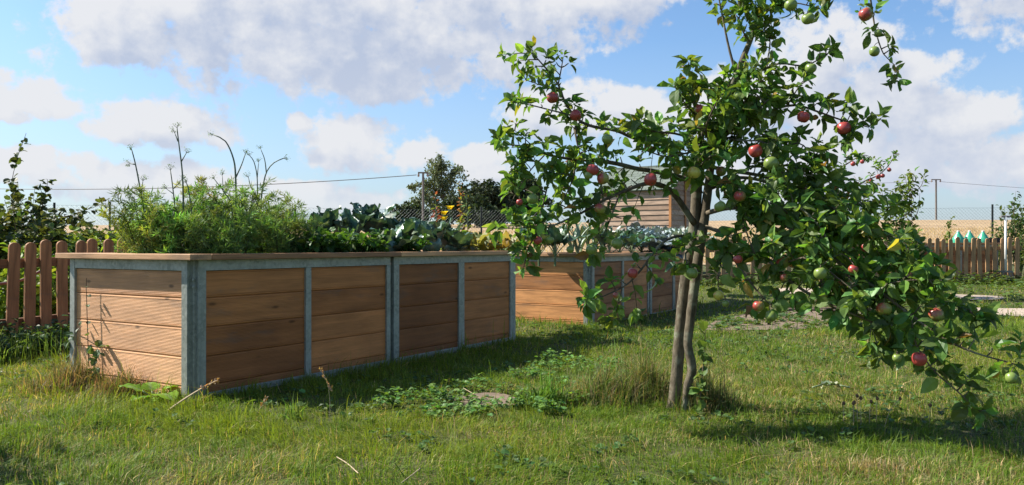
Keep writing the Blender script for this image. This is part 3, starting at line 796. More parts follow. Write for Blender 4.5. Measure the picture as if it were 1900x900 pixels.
far_tree('field_tree', 'dark round crowned tree just right of the tall field tree', 903, 118, 331, 100, [(0, 0.70, 0.62), (0.5, 0.62, 0.5), (-0.5, 0.62, 0.5), (0, 0.36, 0.7), (0.6, 0.36, 0.5), (-0.6, 0.36, 0.5)], (0.035, 0.052, 0.028), 0.42, 9000, FT)
far_tree('field_tree', 'dark tree half hidden by the left branches of the apple tree', 968, 124, 318, 90, [(0, 0.75, 0.55), (0.45, 0.62, 0.55), (-0.45, 0.6, 0.5), (0, 0.36, 0.7), (0.7, 0.36, 0.5)], (0.055, 0.08, 0.04), 0.42, 7000, FT)
far_tree('field_bush', 'low dark bush in front of the round far tree', 872, 100, 372, 120, [(-0.6, 0.55, 0.4), (-0.1, 0.6, 0.5), (0.4, 0.55, 0.5), (0.8, 0.45, 0.35)], (0.035, 0.055, 0.024), 0.36, 5000, FT, 0.1)
far_tree('field_bush', 'low green bush at the foot of the left utility pole', 762, 108, 378, 70, [(-0.6, 0.5, 0.5), (0.0, 0.6, 0.6), (0.6, 0.5, 0.5)], (0.045, 0.07, 0.028), 0.36, 3500, FT, 0.1)

# ------------------------------------------------------------------ apple tree
TB = np.array([0.845, 4.18, 0.0]); TB[2] = float(gz(TB[0], TB[1]))
APPLE = thing('apple_tree', 'twin stemmed young apple tree laden with red and green apples on the lawn', 'tree', TB)
LEAFMB = MB()
ALLPTS = []                                                # every point of wood, for hanging apples
def wood_path(pts, step=0.03):
    Q = np.array([[*at(px, py, Z), r] for px, py, Z, r in pts])
    return spline(Q, step)
LCOL = (0.098, 0.178, 0.038)
def leaf_cols(n):
    c = jitter_col(LCOL, n, 0.30, 0.16); k = rng.random(n)[:, None]
    c = np.where(k < .014, jitter_col((0.30, .26, .05), n, .2), c)
    return np.where((k > .035) & (k < .043), jitter_col((0.20, .12, .05), n, .2), c)
def spur_leaves(P, D, n, size, spread=0.9):
    """a rosette of leaves at the end of a short spur"""
    a = np.linspace(0, 2 * np.pi, n, endpoint=False) + rng.random() * 6 + rng.normal(0, 0.3, n)
    D = unit(D); e1 = unit(np.cross(D, [0.3, 0.2, 1.0])); e2 = np.cross(D, e1)
    rad = np.cos(a)[:, None] * e1 + np.sin(a)[:, None] * e2
    d = unit(D * (0.25 + 0.7 * rng.random((n, 1))) + rad * spread + [0, 0, -0.12] + rng.normal(0, 0.2, (n, 3)))
    up = unit(D + np.array([0, 0, 0.7]) + rng.normal(0, 0.38, (n, 3)))
    s_ = size * (0.45 + 0.8 * rng.random(n))
    cc = leaf_cols(n); ww = 0.7 + 0.45 * rng.random(n); kind_ = rng.choice(3, n, p=(.45, .33, .22))
    for q_, T_ in enumerate((LEAF_APPLE, LEAF_APPLE_B, LEAF_APPLE_C)):
        b_ = kind_ == q_; place(LEAFMB, T_, (P + d * 0.012)[b_], d[b_], up[b_], s_[b_], cc[b_], ww[b_])
def shoot(mb, P, D, L, size, sag=0.25, every=0.022):
    """a side shoot with alternate leaves and a rosette at its tip"""
    n = max(3, int(L / 0.03)); t = np.linspace(0, 1, n)[:, None]
    bend = unit(rng.normal(size=3)) * 0.25
    Q = P + D * L * t + (np.array([0, 0, -sag]) + bend) * L * t ** 2
    mb.tube(Q, np.linspace(0.0035, 0.0015, n), 4); ALLPTS.append(Q)
    k = max(2, int(L / every)); tt = np.linspace(0.22, 0.96, k)
    pos = np.stack([np.interp(tt, t[:, 0], Q[:, i]) for i in range(3)], 1)
    dirs = unit(np.gradient(pos, axis=0)); ph = np.arange(k) * 2.4 + rng.random() * 6
    e1 = unit(np.cross(dirs, [0.2, 0.3, 1])); e2 = np.cross(dirs, e1)
    d = unit(np.cos(ph)[:, None] * e1 + np.sin(ph)[:, None] * e2 + dirs * 0.55 + [0, 0, -0.1])
    place(LEAFMB, LEAF_APPLE, pos, d, unit(np.array([0, 0, 1.0]) + rng.normal(0, 0.45, (k, 3))), size * (0.65 + 0.55 * rng.random(k)), leaf_cols(k), 0.85 + 0.45 * rng.random(k))
    spur_leaves(Q[-1], dirs[-1], rng.integers(4, 7), size)
def limb(pts, part='branch', leaf_from=0.2, spacing=0.045, size=0.072, shoots=0.0, slen=(0.10, 0.22), bias=(0, 0, 0.45), bumpy=0.12, parent=None):
    Q = wood_path(pts); mb = MB(); mb.tube(Q[:, :3], Q[:, 3], 8 if Q[0, 3] > 0.012 else 6, bumpy=bumpy)
    ALLPTS.append(Q[:, :3])
    s_ = np.concatenate([[0], np.cumsum(np.linalg.norm(np.diff(Q[:, :3], axis=0), axis=1))]); L = s_[-1]
    T = unit(np.gradient(Q[:, :3], axis=0))
    x = leaf_from * L
    while x < L:
        i = min(len(Q) - 1, int(np.searchsorted(s_, x))); P = Q[i, :3]
        o = unit(np.cross(T[i], rng.normal(size=3))); D = unit(o + np.array(bias) + T[i] * 0.35)
        if rng.random() < shoots: shoot(mb, P, D, rng.uniform(*slen), size)
        else:
            l = rng.uniform(0.01, 0.05); E = P + D * (l + Q[i, 3]); mb.tube([P, (P + E) / 2 + rng.normal(0, .003, 3), E], [0.0035, 0.003, 0.0025], 4)
            spur_leaves(E, D, int(rng.integers(4, 8)), size * rng.uniform(0.8, 1.15))
        x += spacing * rng.uniform(0.5, 1.5)
    spur_leaves(Q[-1, :3], T[-1], 6, size)
    return mb.build(part, M_BARK, parent or APPLE, smooth=True, world=True)
# two stems
mbA = wood_path([(1245, 785, 4.19, .050), (1247, 770, 4.19, .040), (1251, 745, 4.19, .034), (1256, 690, 4.20, .0315), (1263, 600, 4.21, .030), (1273, 515, 4.22, .031), (1286, 445, 4.22, .032), (1291, 390, 4.22, .029), (1294, 335, 4.23, .027), (1299, 285, 4.24, .020), (1303, 240, 4.25, .012)])
ALLPTS.append(mbA[120:, :3]); MB().tube(mbA[:, :3], mbA[:, 3], 12, bumpy=0.06).build('trunk', M_BARK, APPLE, smooth=True, world=True)
mbB = wood_path([(1266, 790, 4.13, .032), (1268, 775, 4.13, .024), (1272, 745, 4.13, .019), (1276, 712, 4.13, .020), (1284, 690, 4.13, .0235), (1282, 668, 4.13, .024), (1276, 640, 4.13, .022), (1280, 600, 4.14, .0235), (1286, 550, 4.15, .025), (1294, 490, 4.17, .026), (1303, 430, 4.19, .026), (1310, 380, 4.2, .024), (1317, 325, 4.2, .021), (1322, 275, 4.2, .018), (1338, 215, 4.2, .016), (1368, 135, 4.2, .0155), (1392, 75, 4.2, .014), (1412, 10, 4.2, .012), (1432, -50, 4.2, .010), (1452, -110, 4.2, .007)])
ALLPTS.append(mbB[90:, :3]); MB().tube(mbB[:, :3], mbB[:, 3], 10, bumpy=0.08).build('trunk', M_BARK, APPLE, smooth=True, world=True)
# limbs: picture column, picture row, distance, radius
limb([(1303, 268, 4.24, .011), (1276, 266, 4.22, .010), (1222, 262, 4.18, .009), (1176, 256, 4.15, .0085), (1145, 243, 4.13, .008), (1094, 233, 4.1, .008), (1069, 218, 4.08, .007), (1048, 189, 4.06, .006), (1036, 157, 4.05, .0055), (1010, 123, 4.03, .004), (988, 99, 4.02, .0025)], leaf_from=.08, spacing=.031, shoots=.08, size=.060, slen=(.07, .15))
limb([(1069, 222, 4.08, .006), (1068, 250, 4.03, .005), (1076, 286, 4.0, .004)], spacing=.03, size=.058)
limb([(1066, 215, 4.08, .005), (1025, 205, 4.0, .004), (985, 195, 3.95, .003), (955, 190, 3.9, .002)], spacing=.032, size=.056, leaf_from=.1)
limb([(1040, 170, 4.06, .004), (1010, 160, 4.12, .003), (975, 148, 4.16, .002)], spacing=.038, size=.054)
limb([(1036, 155, 4.05, .004), (1042, 125, 4.0, .003), (1045, 105, 3.98, .002)], spacing=.032, size=.054)
limb([(1297, 345, 4.23, .014), (1255, 326, 4.2, .0125), (1178, 312, 4.15, .012), (1146, 304, 4.12, .011), (1108, 298, 4.08, .009), (1068, 296, 4.04, .008), (1020, 288, 4.0, .006), (975, 272, 3.95, .004), (930, 268, 3.9, .002)], leaf_from=.3, spacing=.030, shoots=.10, size=.060, slen=(.06, .13))
limb([(1010, 288, 4.0, .004), (985, 315, 3.95, .003), (962, 350, 3.92, .0025), (945, 385, 3.9, .002)], spacing=.031, size=.058, shoots=.1, slen=(.05, .1))
limb([(1040, 292, 4.02, .005), (1022, 325, 4.0, .004), (1010, 370, 3.97, .0035), (998, 420, 3.95, .002)], spacing=.031, size=.058, shoots=.1, slen=(.05, .1))
limb([(985, 268, 3.97, .003), (965, 250, 3.98, .002), (945, 235, 3.98, .0015)], spacing=.034, size=.054)
limb([(1288, 415, 4.2, .017), (1262, 375, 4.15, .016), (1240, 350, 4.1, .014), (1205, 340, 4.03, .011), (1165, 352, 3.97, .009), (1120, 372, 3.92, .007), (1079, 395, 3.88, .006), (1038, 414, 3.86, .005), (1000, 430, 3.85, .004), (970, 455, 3.84, .0025)], leaf_from=.24, spacing=.032, shoots=.14, size=.060, slen=(.06, .14))
limb([(1150, 358, 3.96, .005), (1135, 400, 3.93, .004), (1118, 440, 3.9, .003), (1098, 470, 3.88, .002)], spacing=.045, size=.06)
limb([(1000, 430, 3.85, .004), (980, 460, 3.84, .003), (972, 495, 3.83, .0015)], spacing=.028, size=.062)
limb([(1030, 417, 3.86, .004), (985, 422, 3.82, .003), (930, 425, 3.78, .002)], spacing=.03, size=.058)
limb([(1120, 372, 3.92, .004), (1112, 330, 3.9, .003), (1100, 315, 3.88, .0015)], spacing=.032, size=.058)
limb([(1287, 440, 4.19, .009), (1260, 438, 4.1, .008), (1234, 447, 4.0, .007), (1212, 470, 3.93, .006), (1190, 500, 3.87, .005), (1163, 528, 3.83, .004), (1130, 545, 3.8, .003), (1088, 562, 3.78, .002)], leaf_from=.42, spacing=.055, shoots=.12, size=.068, slen=(.06, .12))
limb([(1155, 532, 3.83, .003), (1148, 560, 3.81, .002), (1138, 590, 3.8, .0015)], spacing=.04, size=.06, leaf_from=.3)
limb([(1302, 300, 4.24, .010), (1298, 250, 4.2, .009), (1290, 205, 4.16, .007), (1284, 160, 4.13, .005), (1278, 115, 4.1, .003)], leaf_from=.05, spacing=.027, size=.072, shoots=.16, slen=(.08, .15), bias=(-.1, 0, .6))
limb([(1292, 215, 4.16, .005), (1270, 190, 4.1, .004), (1256, 165, 4.06, .002)], spacing=.03, size=.08)
limb([(1310, 270, 4.2, .008), (1262, 250, 4.1, .006), (1215, 244, 4.0, .005), (1185, 238, 3.95, .003)], spacing=.028, size=.075, shoots=.1, slen=(.05, .12))
limb([(1318, 300, 4.2, .008), (1345, 250, 4.08, .007), (1372, 205, 4.0, .005), (1392, 170, 3.95, .003)], spacing=.026, size=.074, shoots=.22, slen=(.07, .14), leaf_from=.1)
limb([(1326, 260, 4.2, .007), (1350, 180, 4.3, .006), (1370, 160, 4.36, .004)], spacing=.024, size=.07, shoots=.2, slen=(.06, .12))
limb([(1366, 138, 4.2, .008), (1352, 85, 4.22, .006), (1343, 40, 4.23, .005), (1335, 0, 4.25, .004), (1328, -40, 4.26, .003)], leaf_from=.5, spacing=.034, size=.056)
for pts in ([(1392, 78, 4.2, .005), (1380, 60, 4.12, .004), (1372, 35, 4.08, .003), (1380, 5, 4.05, .002)], [(1395, 70, 4.2, .005), (1412, 60, 4.12, .004), (1430, 40, 4.1, .003), (1428, 15, 4.1, .002)], [(1410, 20, 4.2, .005), (1395, 0, 4.1, .004), (1400, -25, 4.06, .002)]):
    limb(pts, leaf_from=.1, spacing=.024, size=.060, shoots=.15, slen=(.05, .1))
limb([(1380, 110, 4.2, .005), (1400, 130, 4.12, .004), (1420, 175, 4.08, .003)], spacing=.03, size=.064, shoots=.1, slen=(.05, .1))
limb([(1350, 185, 4.2, .007), (1400, 140, 4.1, .006), (1445, 118, 4.05, .005), (1490, 122, 4.0, .004), (1520, 110, 3.98, .003), (1545, 92, 3.97, .002)], leaf_from=.35, spacing=.042, size=.058)
limb([(1405, 30, 4.2, .008), (1440, 12, 4.1, .006), (1475, 5, 4.02, .004), (1520, 15, 3.96, .002)], leaf_from=.25, spacing=.04, size=.072)
limb([(1400, 50, 4.2, .005), (1428, 70, 4.15, .004), (1424, 120, 4.1, .003), (1428, 160, 4.08, .002)], leaf_from=.1, spacing=.034, size=.06)
limb([(1428, -40, 4.2, .009), (1490, -80, 4.1, .008), (1560, -85, 4.0, .007), (1605, -50, 3.95, .006), (1617, 5, 3.92, .005), (1625, 55, 3.9, .004), (1640, 100, 3.88, .003), (1660, 120, 3.87, .002), (1666, 145, 3.87, .0015)], leaf_from=.42, spacing=.040, size=.058)
limb([(1330, 265, 4.2, .010), (1380, 225, 4.1, .009), (1430, 205, 4.03, .007), (1475, 195, 3.98, .006), (1520, 208, 3.94, .005), (1560, 222, 3.9, .004), (1612, 236, 3.86, .0025)], leaf_from=.08, spacing=.034, size=.066, shoots=.14, slen=(.06, .13))
limb([(1560, 222, 3.9, .004), (1576, 255, 3.87, .003), (1582, 285, 3.85, .002)], spacing=.036, size=.066)
limb([(1460, 197, 4.0, .004), (1480, 165, 3.95, .003), (1490, 150, 3.93, .002)], spacing=.05, size=.07)
limb([(1320, 310, 4.2, .012), (1365, 318, 4.1, .011), (1420, 328, 3.98, .009), (1470, 345, 3.9, .008), (1525, 372, 3.82, .007), (1575, 410, 3.75, .006), (1625, 455, 3.7, .005), (1665, 500, 3.66, .004), (1700, 530, 3.62, .003)], leaf_from=.16, spacing=0.025, size=.066, shoots=.34, slen=(.10, .22))
limb([(1318, 350, 4.2, .012), (1370, 330, 4.25, .010), (1430, 340, 4.3, .009), (1490, 370, 4.3, .007), (1550, 400, 4.25, .005), (1600, 440, 4.2, .004)], leaf_from=.3, spacing=0.026, size=.066, shoots=.34, slen=(.10, .22))
limb([(1400, 330, 4.0, .006), (1440, 290, 3.95, .005), (1480, 265, 3.9, .004), (1510, 290, 3.86, .003)], spacing=0.025, size=.066, shoots=.22, slen=(.07, .15))
limb([(1312, 395, 4.18, .013), (1365, 385, 4.05, .012), (1430, 402, 3.9, .010), (1490, 440, 3.78, .009), (1560, 490, 3.66, .008), (1620, 532, 3.56, .007), (1690, 585, 3.46, .006), (1750, 628, 3.38, .005), (1810, 655, 3.32, .004), (1870, 672, 3.28, .003), (1925, 690, 3.26, .002)], leaf_from=.2, spacing=.033, size=.066, shoots=.26, slen=(.08, .17))
limb([(1690, 585, 3.46, .004), (1700, 640, 3.43, .004), (1735, 690, 3.4, .003), (1775, 725, 3.38, .003), (1812, 760, 3.36, .0015)], leaf_from=.2, spacing=0.034, size=.066, shoots=.1, slen=(.05, .1))
limb([(1560, 490, 3.66, .005), (1600, 560, 3.6, .004), (1622, 620, 3.57, .003), (1630, 660, 3.55, .002)], spacing=0.034, size=.066, shoots=.16, slen=(.06, .12))
limb([(1600, 520, 3.6, .005), (1660, 545, 3.55, .004), (1720, 555, 3.5, .003), (1780, 570, 3.46, .002), (1815, 578, 3.45, .0015)], spacing=0.031, size=.066, shoots=.16, slen=(.06, .13))
limb([(1640, 460, 3.7, .004), (1690, 470, 3.66, .003), (1720, 500, 3.63, .002), (1740, 490, 3.62, .0015)], spacing=0.034, size=.066, leaf_from=.0)
limb([(1308, 420, 4.18, .011), (1360, 440, 4.0, .010), (1420, 478, 3.85, .008), (1470, 525, 3.73, .007), (1530, 560, 3.62, .006), (1600, 590, 3.54, .005), (1650, 610, 3.48, .003)], leaf_from=.25, spacing=0.030, size=.066, shoots=.28, slen=(.09, .18))
limb([(1304, 440, 4.17, .009), (1340, 455, 4.0, .008), (1375, 500, 3.85, .006), (1405, 540, 3.76, .004), (1428, 565, 3.72, .002)], leaf_from=.2, spacing=0.040, size=.074, shoots=.1, slen=(.06, .12))
limb([(1345, 460, 3.98, .004), (1335, 500, 3.9, .003), (1332, 530, 3.86, .002)], spacing=0.043, size=.066)
limb([(1300, 455, 4.14, .006), (1272, 470, 4.0, .005), (1276, 490, 3.95, .003)], spacing=0.033, size=.07)
limb([(1500, 360, 3.86, .005), (1560, 375, 3.95, .004), (1610, 372, 4.0, .003), (1645, 390, 4.02, .002)], spacing=0.025, size=.066, shoots=.2, slen=(.08, .15))
limb([(1440, 400, 3.9, .006), (1480, 385, 3.75, .005), (1520, 420, 3.65, .004), (1545, 465, 3.6, .003)], spacing=0.029, size=.066, shoots=.3, slen=(.10, .18))
limb([(1450, 490, 3.78, .005), (1500, 480, 3.6, .004), (1560, 520, 3.5, .003), (1590, 545, 3.46, .002)], spacing=0.029, size=.066, shoots=.3, slen=(.10, .18))
limb([(1360, 330, 4.12, .006), (1372, 380, 3.95, .005), (1385, 430, 3.85, .004), (1400, 470, 3.8, .003)], spacing=0.030, size=.066, shoots=.2, slen=(.08, .15))
limb([(1620, 532, 3.56, .004), (1690, 520, 3.45, .003), (1740, 520, 3.4, .002)], spacing=0.032, size=.066, shoots=.12, slen=(.07, .12))
limb([(1306, 330, 4.2, .006), (1300, 310, 4.0, .005), (1318, 290, 3.9, .004), (1345, 285, 3.84, .003)], spacing=.028, size=.066, leaf_from=.2, shoots=.15, slen=(.05, .1))
limb([(1322, 280, 4.2, .006), (1310, 240, 4.0, .005), (1322, 205, 3.92, .004), (1335, 180, 3.9, .003)], spacing=.026, size=.066, leaf_from=.15, shoots=.2, slen=(.05, .11))
limb([(1345, 200, 4.2, .006), (1368, 175, 4.02, .005), (1395, 170, 3.95, .004), (1420, 190, 3.92, .003)], spacing=.026, size=.066, leaf_from=.1, shoots=.2, slen=(.05, .1))
limb([(1330, 250, 4.2, .006), (1370, 260, 4.0, .005), (1410, 262, 3.9, .004), (1440, 275, 3.86, .003)], spacing=.028, size=.066, leaf_from=.1, shoots=.2, slen=(.06, .12))
limb([(1310, 275, 4.22, .006), (1270, 285, 4.0, .005), (1235, 290, 3.9, .004), (1200, 280, 3.86, .003)], spacing=.03, size=.066, leaf_from=.1, shoots=.15, slen=(.05, .1))
limb([(1350, 190, 4.2, .005), (1352, 160, 4.1, .004), (1362, 140, 4.06, .003)], spacing=.026, size=.066, leaf_from=.1, shoots=.15, slen=(.05, .1))
for pts in ([(1430, 340, 4.3, .006), (1470, 400, 4.2, .005), (1520, 440, 4.1, .004), (1580, 470, 4.0, .003)], [(1380, 400, 4.0, .006), (1430, 440, 4.1, .005), (1480, 470, 4.1, .004), (1540, 510, 4.05, .003)],
            [(1480, 400, 3.85, .006), (1540, 440, 3.8, .005), (1600, 490, 3.75, .004), (1650, 540, 3.7, .003)], [(1500, 370, 3.86, .005), (1570, 420, 3.65, .004), (1630, 430, 3.6, .003), (1660, 450, 3.58, .002)],
            [(1420, 330, 4.0, .005), (1460, 320, 3.85, .004), (1520, 330, 3.8, .003), (1560, 350, 3.78, .002)], [(1560, 490, 3.66, .005), (1620, 570, 3.66, .004), (1680, 610, 3.66, .003), (1720, 640, 3.66, .002)],
            [(1480, 430, 3.8, .005), (1510, 490, 3.75, .004), (1530, 540, 3.72, .003)], [(1350, 340, 4.15, .005), (1400, 370, 3.9, .004), (1440, 380, 3.8, .003), (1480, 410, 3.76, .002)],
            [(1070, 295, 4.04, .005), (1060, 340, 4.0, .004), (1040, 380, 3.98, .003)], [(1000, 300, 4.0, .004), (970, 300, 3.95, .003), (945, 320, 3.92, .002)]):
    limb(pts, spacing=.026, size=.068, leaf_from=.05, shoots=.25, slen=(.06, .13))
CROWN = LEAFMB.build('crown', M_APPLE_LEAF, APPLE, world=True)
# apples: column, row, radius in the picture, colouring
prof = [(0.0, 0.55), (0.10, 0.63), (0.24, 0.77), (0.42, 0.84), (0.62, 0.78), (0.80, 0.62), (0.94, 0.34), (1.0, 0.05), (0.97, -0.22), (0.86, -0.52), (0.68, -0.75), (0.48, -0.87), (0.28, -0.88), (0.13, -0.80), (0.0, -0.76)]
def apple_src(k):
    o = MB().lathe([(r, z) for r, z in prof[::-1]], sides=18).build('apple', APPLE_M[k], None, smooth=True)
    for v in o.data.vertices:                              # five soft shoulders
        a = math.atan2(v.co.y, v.co.x); f = 1 + 0.022 * math.cos(5 * a) * (0.5 - 0.5 * v.co.z); v.co.x *= f; v.co.y *= f
        v.co *= 0.036
    return o
SRC = {k: apple_src(k) for k in 'rmgy'}
CALYX = MB().tube([(0, 0, -0.030), (0, 0, -0.0345)], [0.0045, 0.0025], 6).build('calyx', M_SEED)
used = set(); APPLE_TWIGS = MB()
NAMES = {'r': 'deep red apple', 'm': 'half red half green apple', 'g': 'green apple', 'y': 'yellow apple with a pink cheek'}
TREEPTS = np.concatenate(ALLPTS)
TPX = np.stack([950 + TREEPTS[:, 0] / TREEPTS[:, 1] * F, HY - (TREEPTS[:, 2] - EYE) / TREEPTS[:, 1] * F], 1)
calyx_used = False
def hang_apple(px, py, rp, k):
    global calyx_used
    dist = np.hypot(TPX[:, 0] - px, (TPX[:, 1] - (py - rp * 1.2)) * 1.1); j = np.argmin(dist)
    near = np.where(dist < 42)[0]
    if len(near) and rng.random() < .5: j = near[np.argmin(TREEPTS[near, 1] + dist[near] * .004)]
    Z = TREEPTS[j, 1] - 0.075
    c = at(px, py, Z); s_ = .90 * rp / F * Z / 0.036
    first = k not in used; o = SRC[k] if first else SRC[k].copy()
    if not first: SC.collection.objects.link(o)
    used.add(k); o.parent = APPLE; o.location = [float(x) for x in c - TB]; o.scale = (s_ * rng.uniform(.94, 1.05), s_ * rng.uniform(.94, 1.05), s_ * rng.uniform(0.86, 1.04))
    o.rotation_euler = (rng.normal(0, 0.32), rng.normal(0, 0.32), rng.normal(0, 0.5)); o['label'] = NAMES[k]
    top = c + np.array([0, 0, 0.021 * s_]); end = TREEPTS[j]
    if np.linalg.norm(end - top) > 0.28: end = top + np.array([0, 0.02, 0.06])
    mid = (top + end) / 2 + np.array([0, 0, 0.012])
    MB().tube(spline(np.array([top, top + [0, 0, .012], mid, end]), 0.012), 0.0016, 5).build('stalk', M_TWIG, APPLE, world=True)
    cx = CALYX if not calyx_used else CALYX.copy()
    if calyx_used: SC.collection.objects.link(cx)
    calyx_used = True; cx.parent = o
for a in [(1025, 181, 12, 'r'), (1068, 214, 12, 'r'), (1127, 258, 12, 'g'), (1100, 315, 13, 'r'), (1119, 331, 13, 'm'), (1207, 333, 14, 'r'), (1288, 320, 13, 'y'),
          (1300, 203, 13, 'm'), (1334, 254, 12, 'r'), (1372, 178, 12, 'g'), (1402, 280, 15, 'r'), (1431, 303, 15, 'g'), (1491, 217, 13, 'r'), (1566, 238, 15, 'r'),
          (1505, 126, 12, 'g'), (1468, 9, 13, 'g'), (1500, 34, 13, 'g'), (1607, 26, 14, 'm'), (1623, 95, 11, 'g'), (1630, 60, 8, 'g'), (1495, 356, 14, 'm'), (1373, 364, 13, 'm'),
          (1336, 383, 12, 'g'), (1338, 318, 11, 'm'), (964, 375, 7, 'r'), (988, 369, 12, 'g'), (998, 446, 9, 'r'), (1021, 445, 8, 'g'), (1097, 463, 12, 'g'), (1058, 463, 8, 'g'),
          (1145, 452, 12, 'g'), (1113, 387, 12, 'm'), (1174, 507, 11, 'r'), (1143, 548, 7, 'm'), (1284, 507, 12, 'g'), (1333, 548, 11, 'y'), (1346, 563, 8, 'g'), (1369, 481, 10, 'r'),
          (1407, 568, 12, 'm'), (1430, 587, 12, 'g'), (1452, 487, 14, 'm'), (1455, 515, 9, 'm'), (1522, 507, 13, 'g'), (1606, 459, 10, 'r'), (1640, 573, 15, 'm'), (1580, 526, 9, 'm'),
          (1737, 584, 15, 'm'), (1705, 666, 15, 'r'), (1664, 664, 9, 'g'), (1876, 701, 12, 'g'), (1092, 325, 9, 'g'), (1583, 500, 10, 'm')]:
    hang_apple(*a)

# ------------------------------------------------------------------ second, smaller apple tree by the stake
LEAFMB = MB(); ALLPTS = []
b2 = at(1556, 0, 10.0); b2[2] = float(gz(b2[0], b2[1]))
T2 = thing('small_apple_tree', 'thin small apple tree with tiny red apples in front of the wooden stake', 'tree', b2)
g2 = HY + (EYE - b2[2]) / 10.0 * F
limb([(1556, g2 + 4, 10, .03), (1557, 520, 10, .028), (1554, 430, 10, .025), (1556, 370, 10, .02), (1553, 335, 10, .013), (1558, 315, 10, .01), (1575, 302, 10, .008), (1600, 288, 9.9, .005), (1618, 292, 9.9, .003)], 'trunk', .62, .06, .062, parent=T2, shoots=.1, slen=(.06, .14))
limb([(1556, 375, 10, .014), (1580, 352, 9.9, .011), (1605, 336, 9.8, .009), (1630, 325, 9.8, .007), (1648, 308, 9.7, .005), (1662, 286, 9.7, .003)], 'branch', .1, .06, .062, parent=T2, shoots=.15, slen=(.06, .15))
limb([(1556, 400, 10, .014), (1530, 380, 10.1, .010), (1510, 360, 10.2, .006)], 'branch', .1, .08, .07, parent=T2, shoots=.4, slen=(.1, .2))
limb([(1555, 440, 10, .012), (1590, 420, 9.9, .009), (1620, 410, 9.8, .006)], 'branch', .1, .08, .07, parent=T2, shoots=.4, slen=(.1, .2))
LEAFMB.build('crown', M_APPLE_LEAF, T2, world=True)
for px, py, rp in ((1553, 322, 5), (1583, 304, 4.5), (1590, 342, 4.5), (1575, 354, 4), (1630, 328, 4.5), (1638, 326, 4), (1616, 335, 4), (1600, 300, 4), (1650, 315, 4)):
    c = at(px, py, 9.78); o = SRC['r'].copy(); SC.collection.objects.link(o); o.parent = T2; s_ = rp / F * 9.78 / .036
    o.location = [float(v) for v in c - b2]; o.scale = (s_, s_, s_)
    MB().tube([c + [0, 0, .02], c + [0.01, 0.05, .07], c + [0.02, .13, .11]], 0.003, 4).build('stalk', M_TWIG, T2, world=True)
    if 'label' in o: del o['label']

# wooden stake behind
sb = at(1525, 0, 11.2); sb[2] = float(gz(sb[0], sb[1]))
st = thing('wooden_stake', 'round brown wooden stake rising above the apple leaves', 'stake', sb)
h_ = EYE - (327 - HY) / F * 11.2 - sb[2]
MB().lathe([(0.0, -0.2), (0.034, -0.2), (0.034, h_ - 0.012), (0.028, h_), (0, h_)], sides=14).build('post', M_STAKE, st)
mm = MB()
for k in range(4):
    a = np.linspace(0, 2 * np.pi, 17); mm.tube(np.stack([np.cos(a) * .038, np.sin(a) * .038, h_ * .72 + k * .011 + 0 * a], 1), .006, 5)
mm.build('tie', M_BLACK, st)

# ------------------------------------------------------------------ plants in the raised beds
def big_leaf(mb, base, az, e0, e1, L, Wd, col, cup=0.25, crinkle=0.03, petiole=0.25, lobes=0, nx=9, ny=7, shape=0.6, freq=6.0, pcol=(0.20, 0.27, 0.13), twist=0.0):
    """a broad leaf on a petiole; the midrib bends from elevation e0 to e1"""
    s_ = np.linspace(0, 1, nx + 4); el = e0 + (e1 - e0) * s_ ** 1.3
    hd = np.array([math.cos(az), math.sin(az), 0]); step = L * (1 + petiole) / (nx + 3)
    P = [np.array(base, float)]
    for k in range(nx + 3): P.append(P[-1] + step * (hd * math.cos(el[k]) + np.array([0, 0, math.sin(el[k])])))
    P = np.array(P); npet = 4
    mb.tube(P[:npet + 1], np.linspace(0.006, 0.0045, npet + 1) * (0.7 + L * 1.2), 5, pcol)
    Q = P[npet:]; n = len(Q); t = np.linspace(0, 1, n)
    side0 = np.array([-math.sin(az + twist), math.cos(az + twist), 0]); T = unit(np.gradient(Q, axis=0)); side = unit(side0 - T * (T @ side0)[:, None]); nz = np.cross(T, side)
    w = np.sin(np.pi * np.clip(t, 0, 1) ** shape) ** 0.7 * Wd / 2; w[0] = 0.006
    if lobes: w = w * (1 + 0.28 * np.sin(t * lobes * 6.28 + rng.random() * 6))
    v = np.linspace(-1, 1, ny)
    ph = rng.random(4) * 6
    zz = cup * np.abs(v)[None] ** 1.7 * w[:, None] + crinkle * (np.abs(v)[None] ** 1.2) * np.sin(freq * t[:, None] * 3 + ph[0] + v[None] * 3) + crinkle * 0.6 * np.sin(freq * 5 * t[:, None] + ph[1]) * np.sin(freq * 0.8 * v[None] + ph[2])
    V = Q[:, None] + side[:, None] * (w[:, None] * v[None])[..., None] + nz[:, None] * zz[..., None]
    i, j = np.meshgrid(np.arange(n - 1), np.arange(ny - 1), indexing='ij')
    q = np.stack([i * ny + j, i * ny + j + 1, (i + 1) * ny + j + 1, (i + 1) * ny + j], -1).reshape(-1, 4)
    c = np.array(col)[None, None] * np.ones((n, ny, 1)); c = c.copy(); c[:, ny // 2] = c[:, ny // 2] * 0.4 + np.array(pcol) * 0.6
    mb.add(V.reshape(-1, 3), q, col=np.clip(c.reshape(-1, 3), 0, 1))
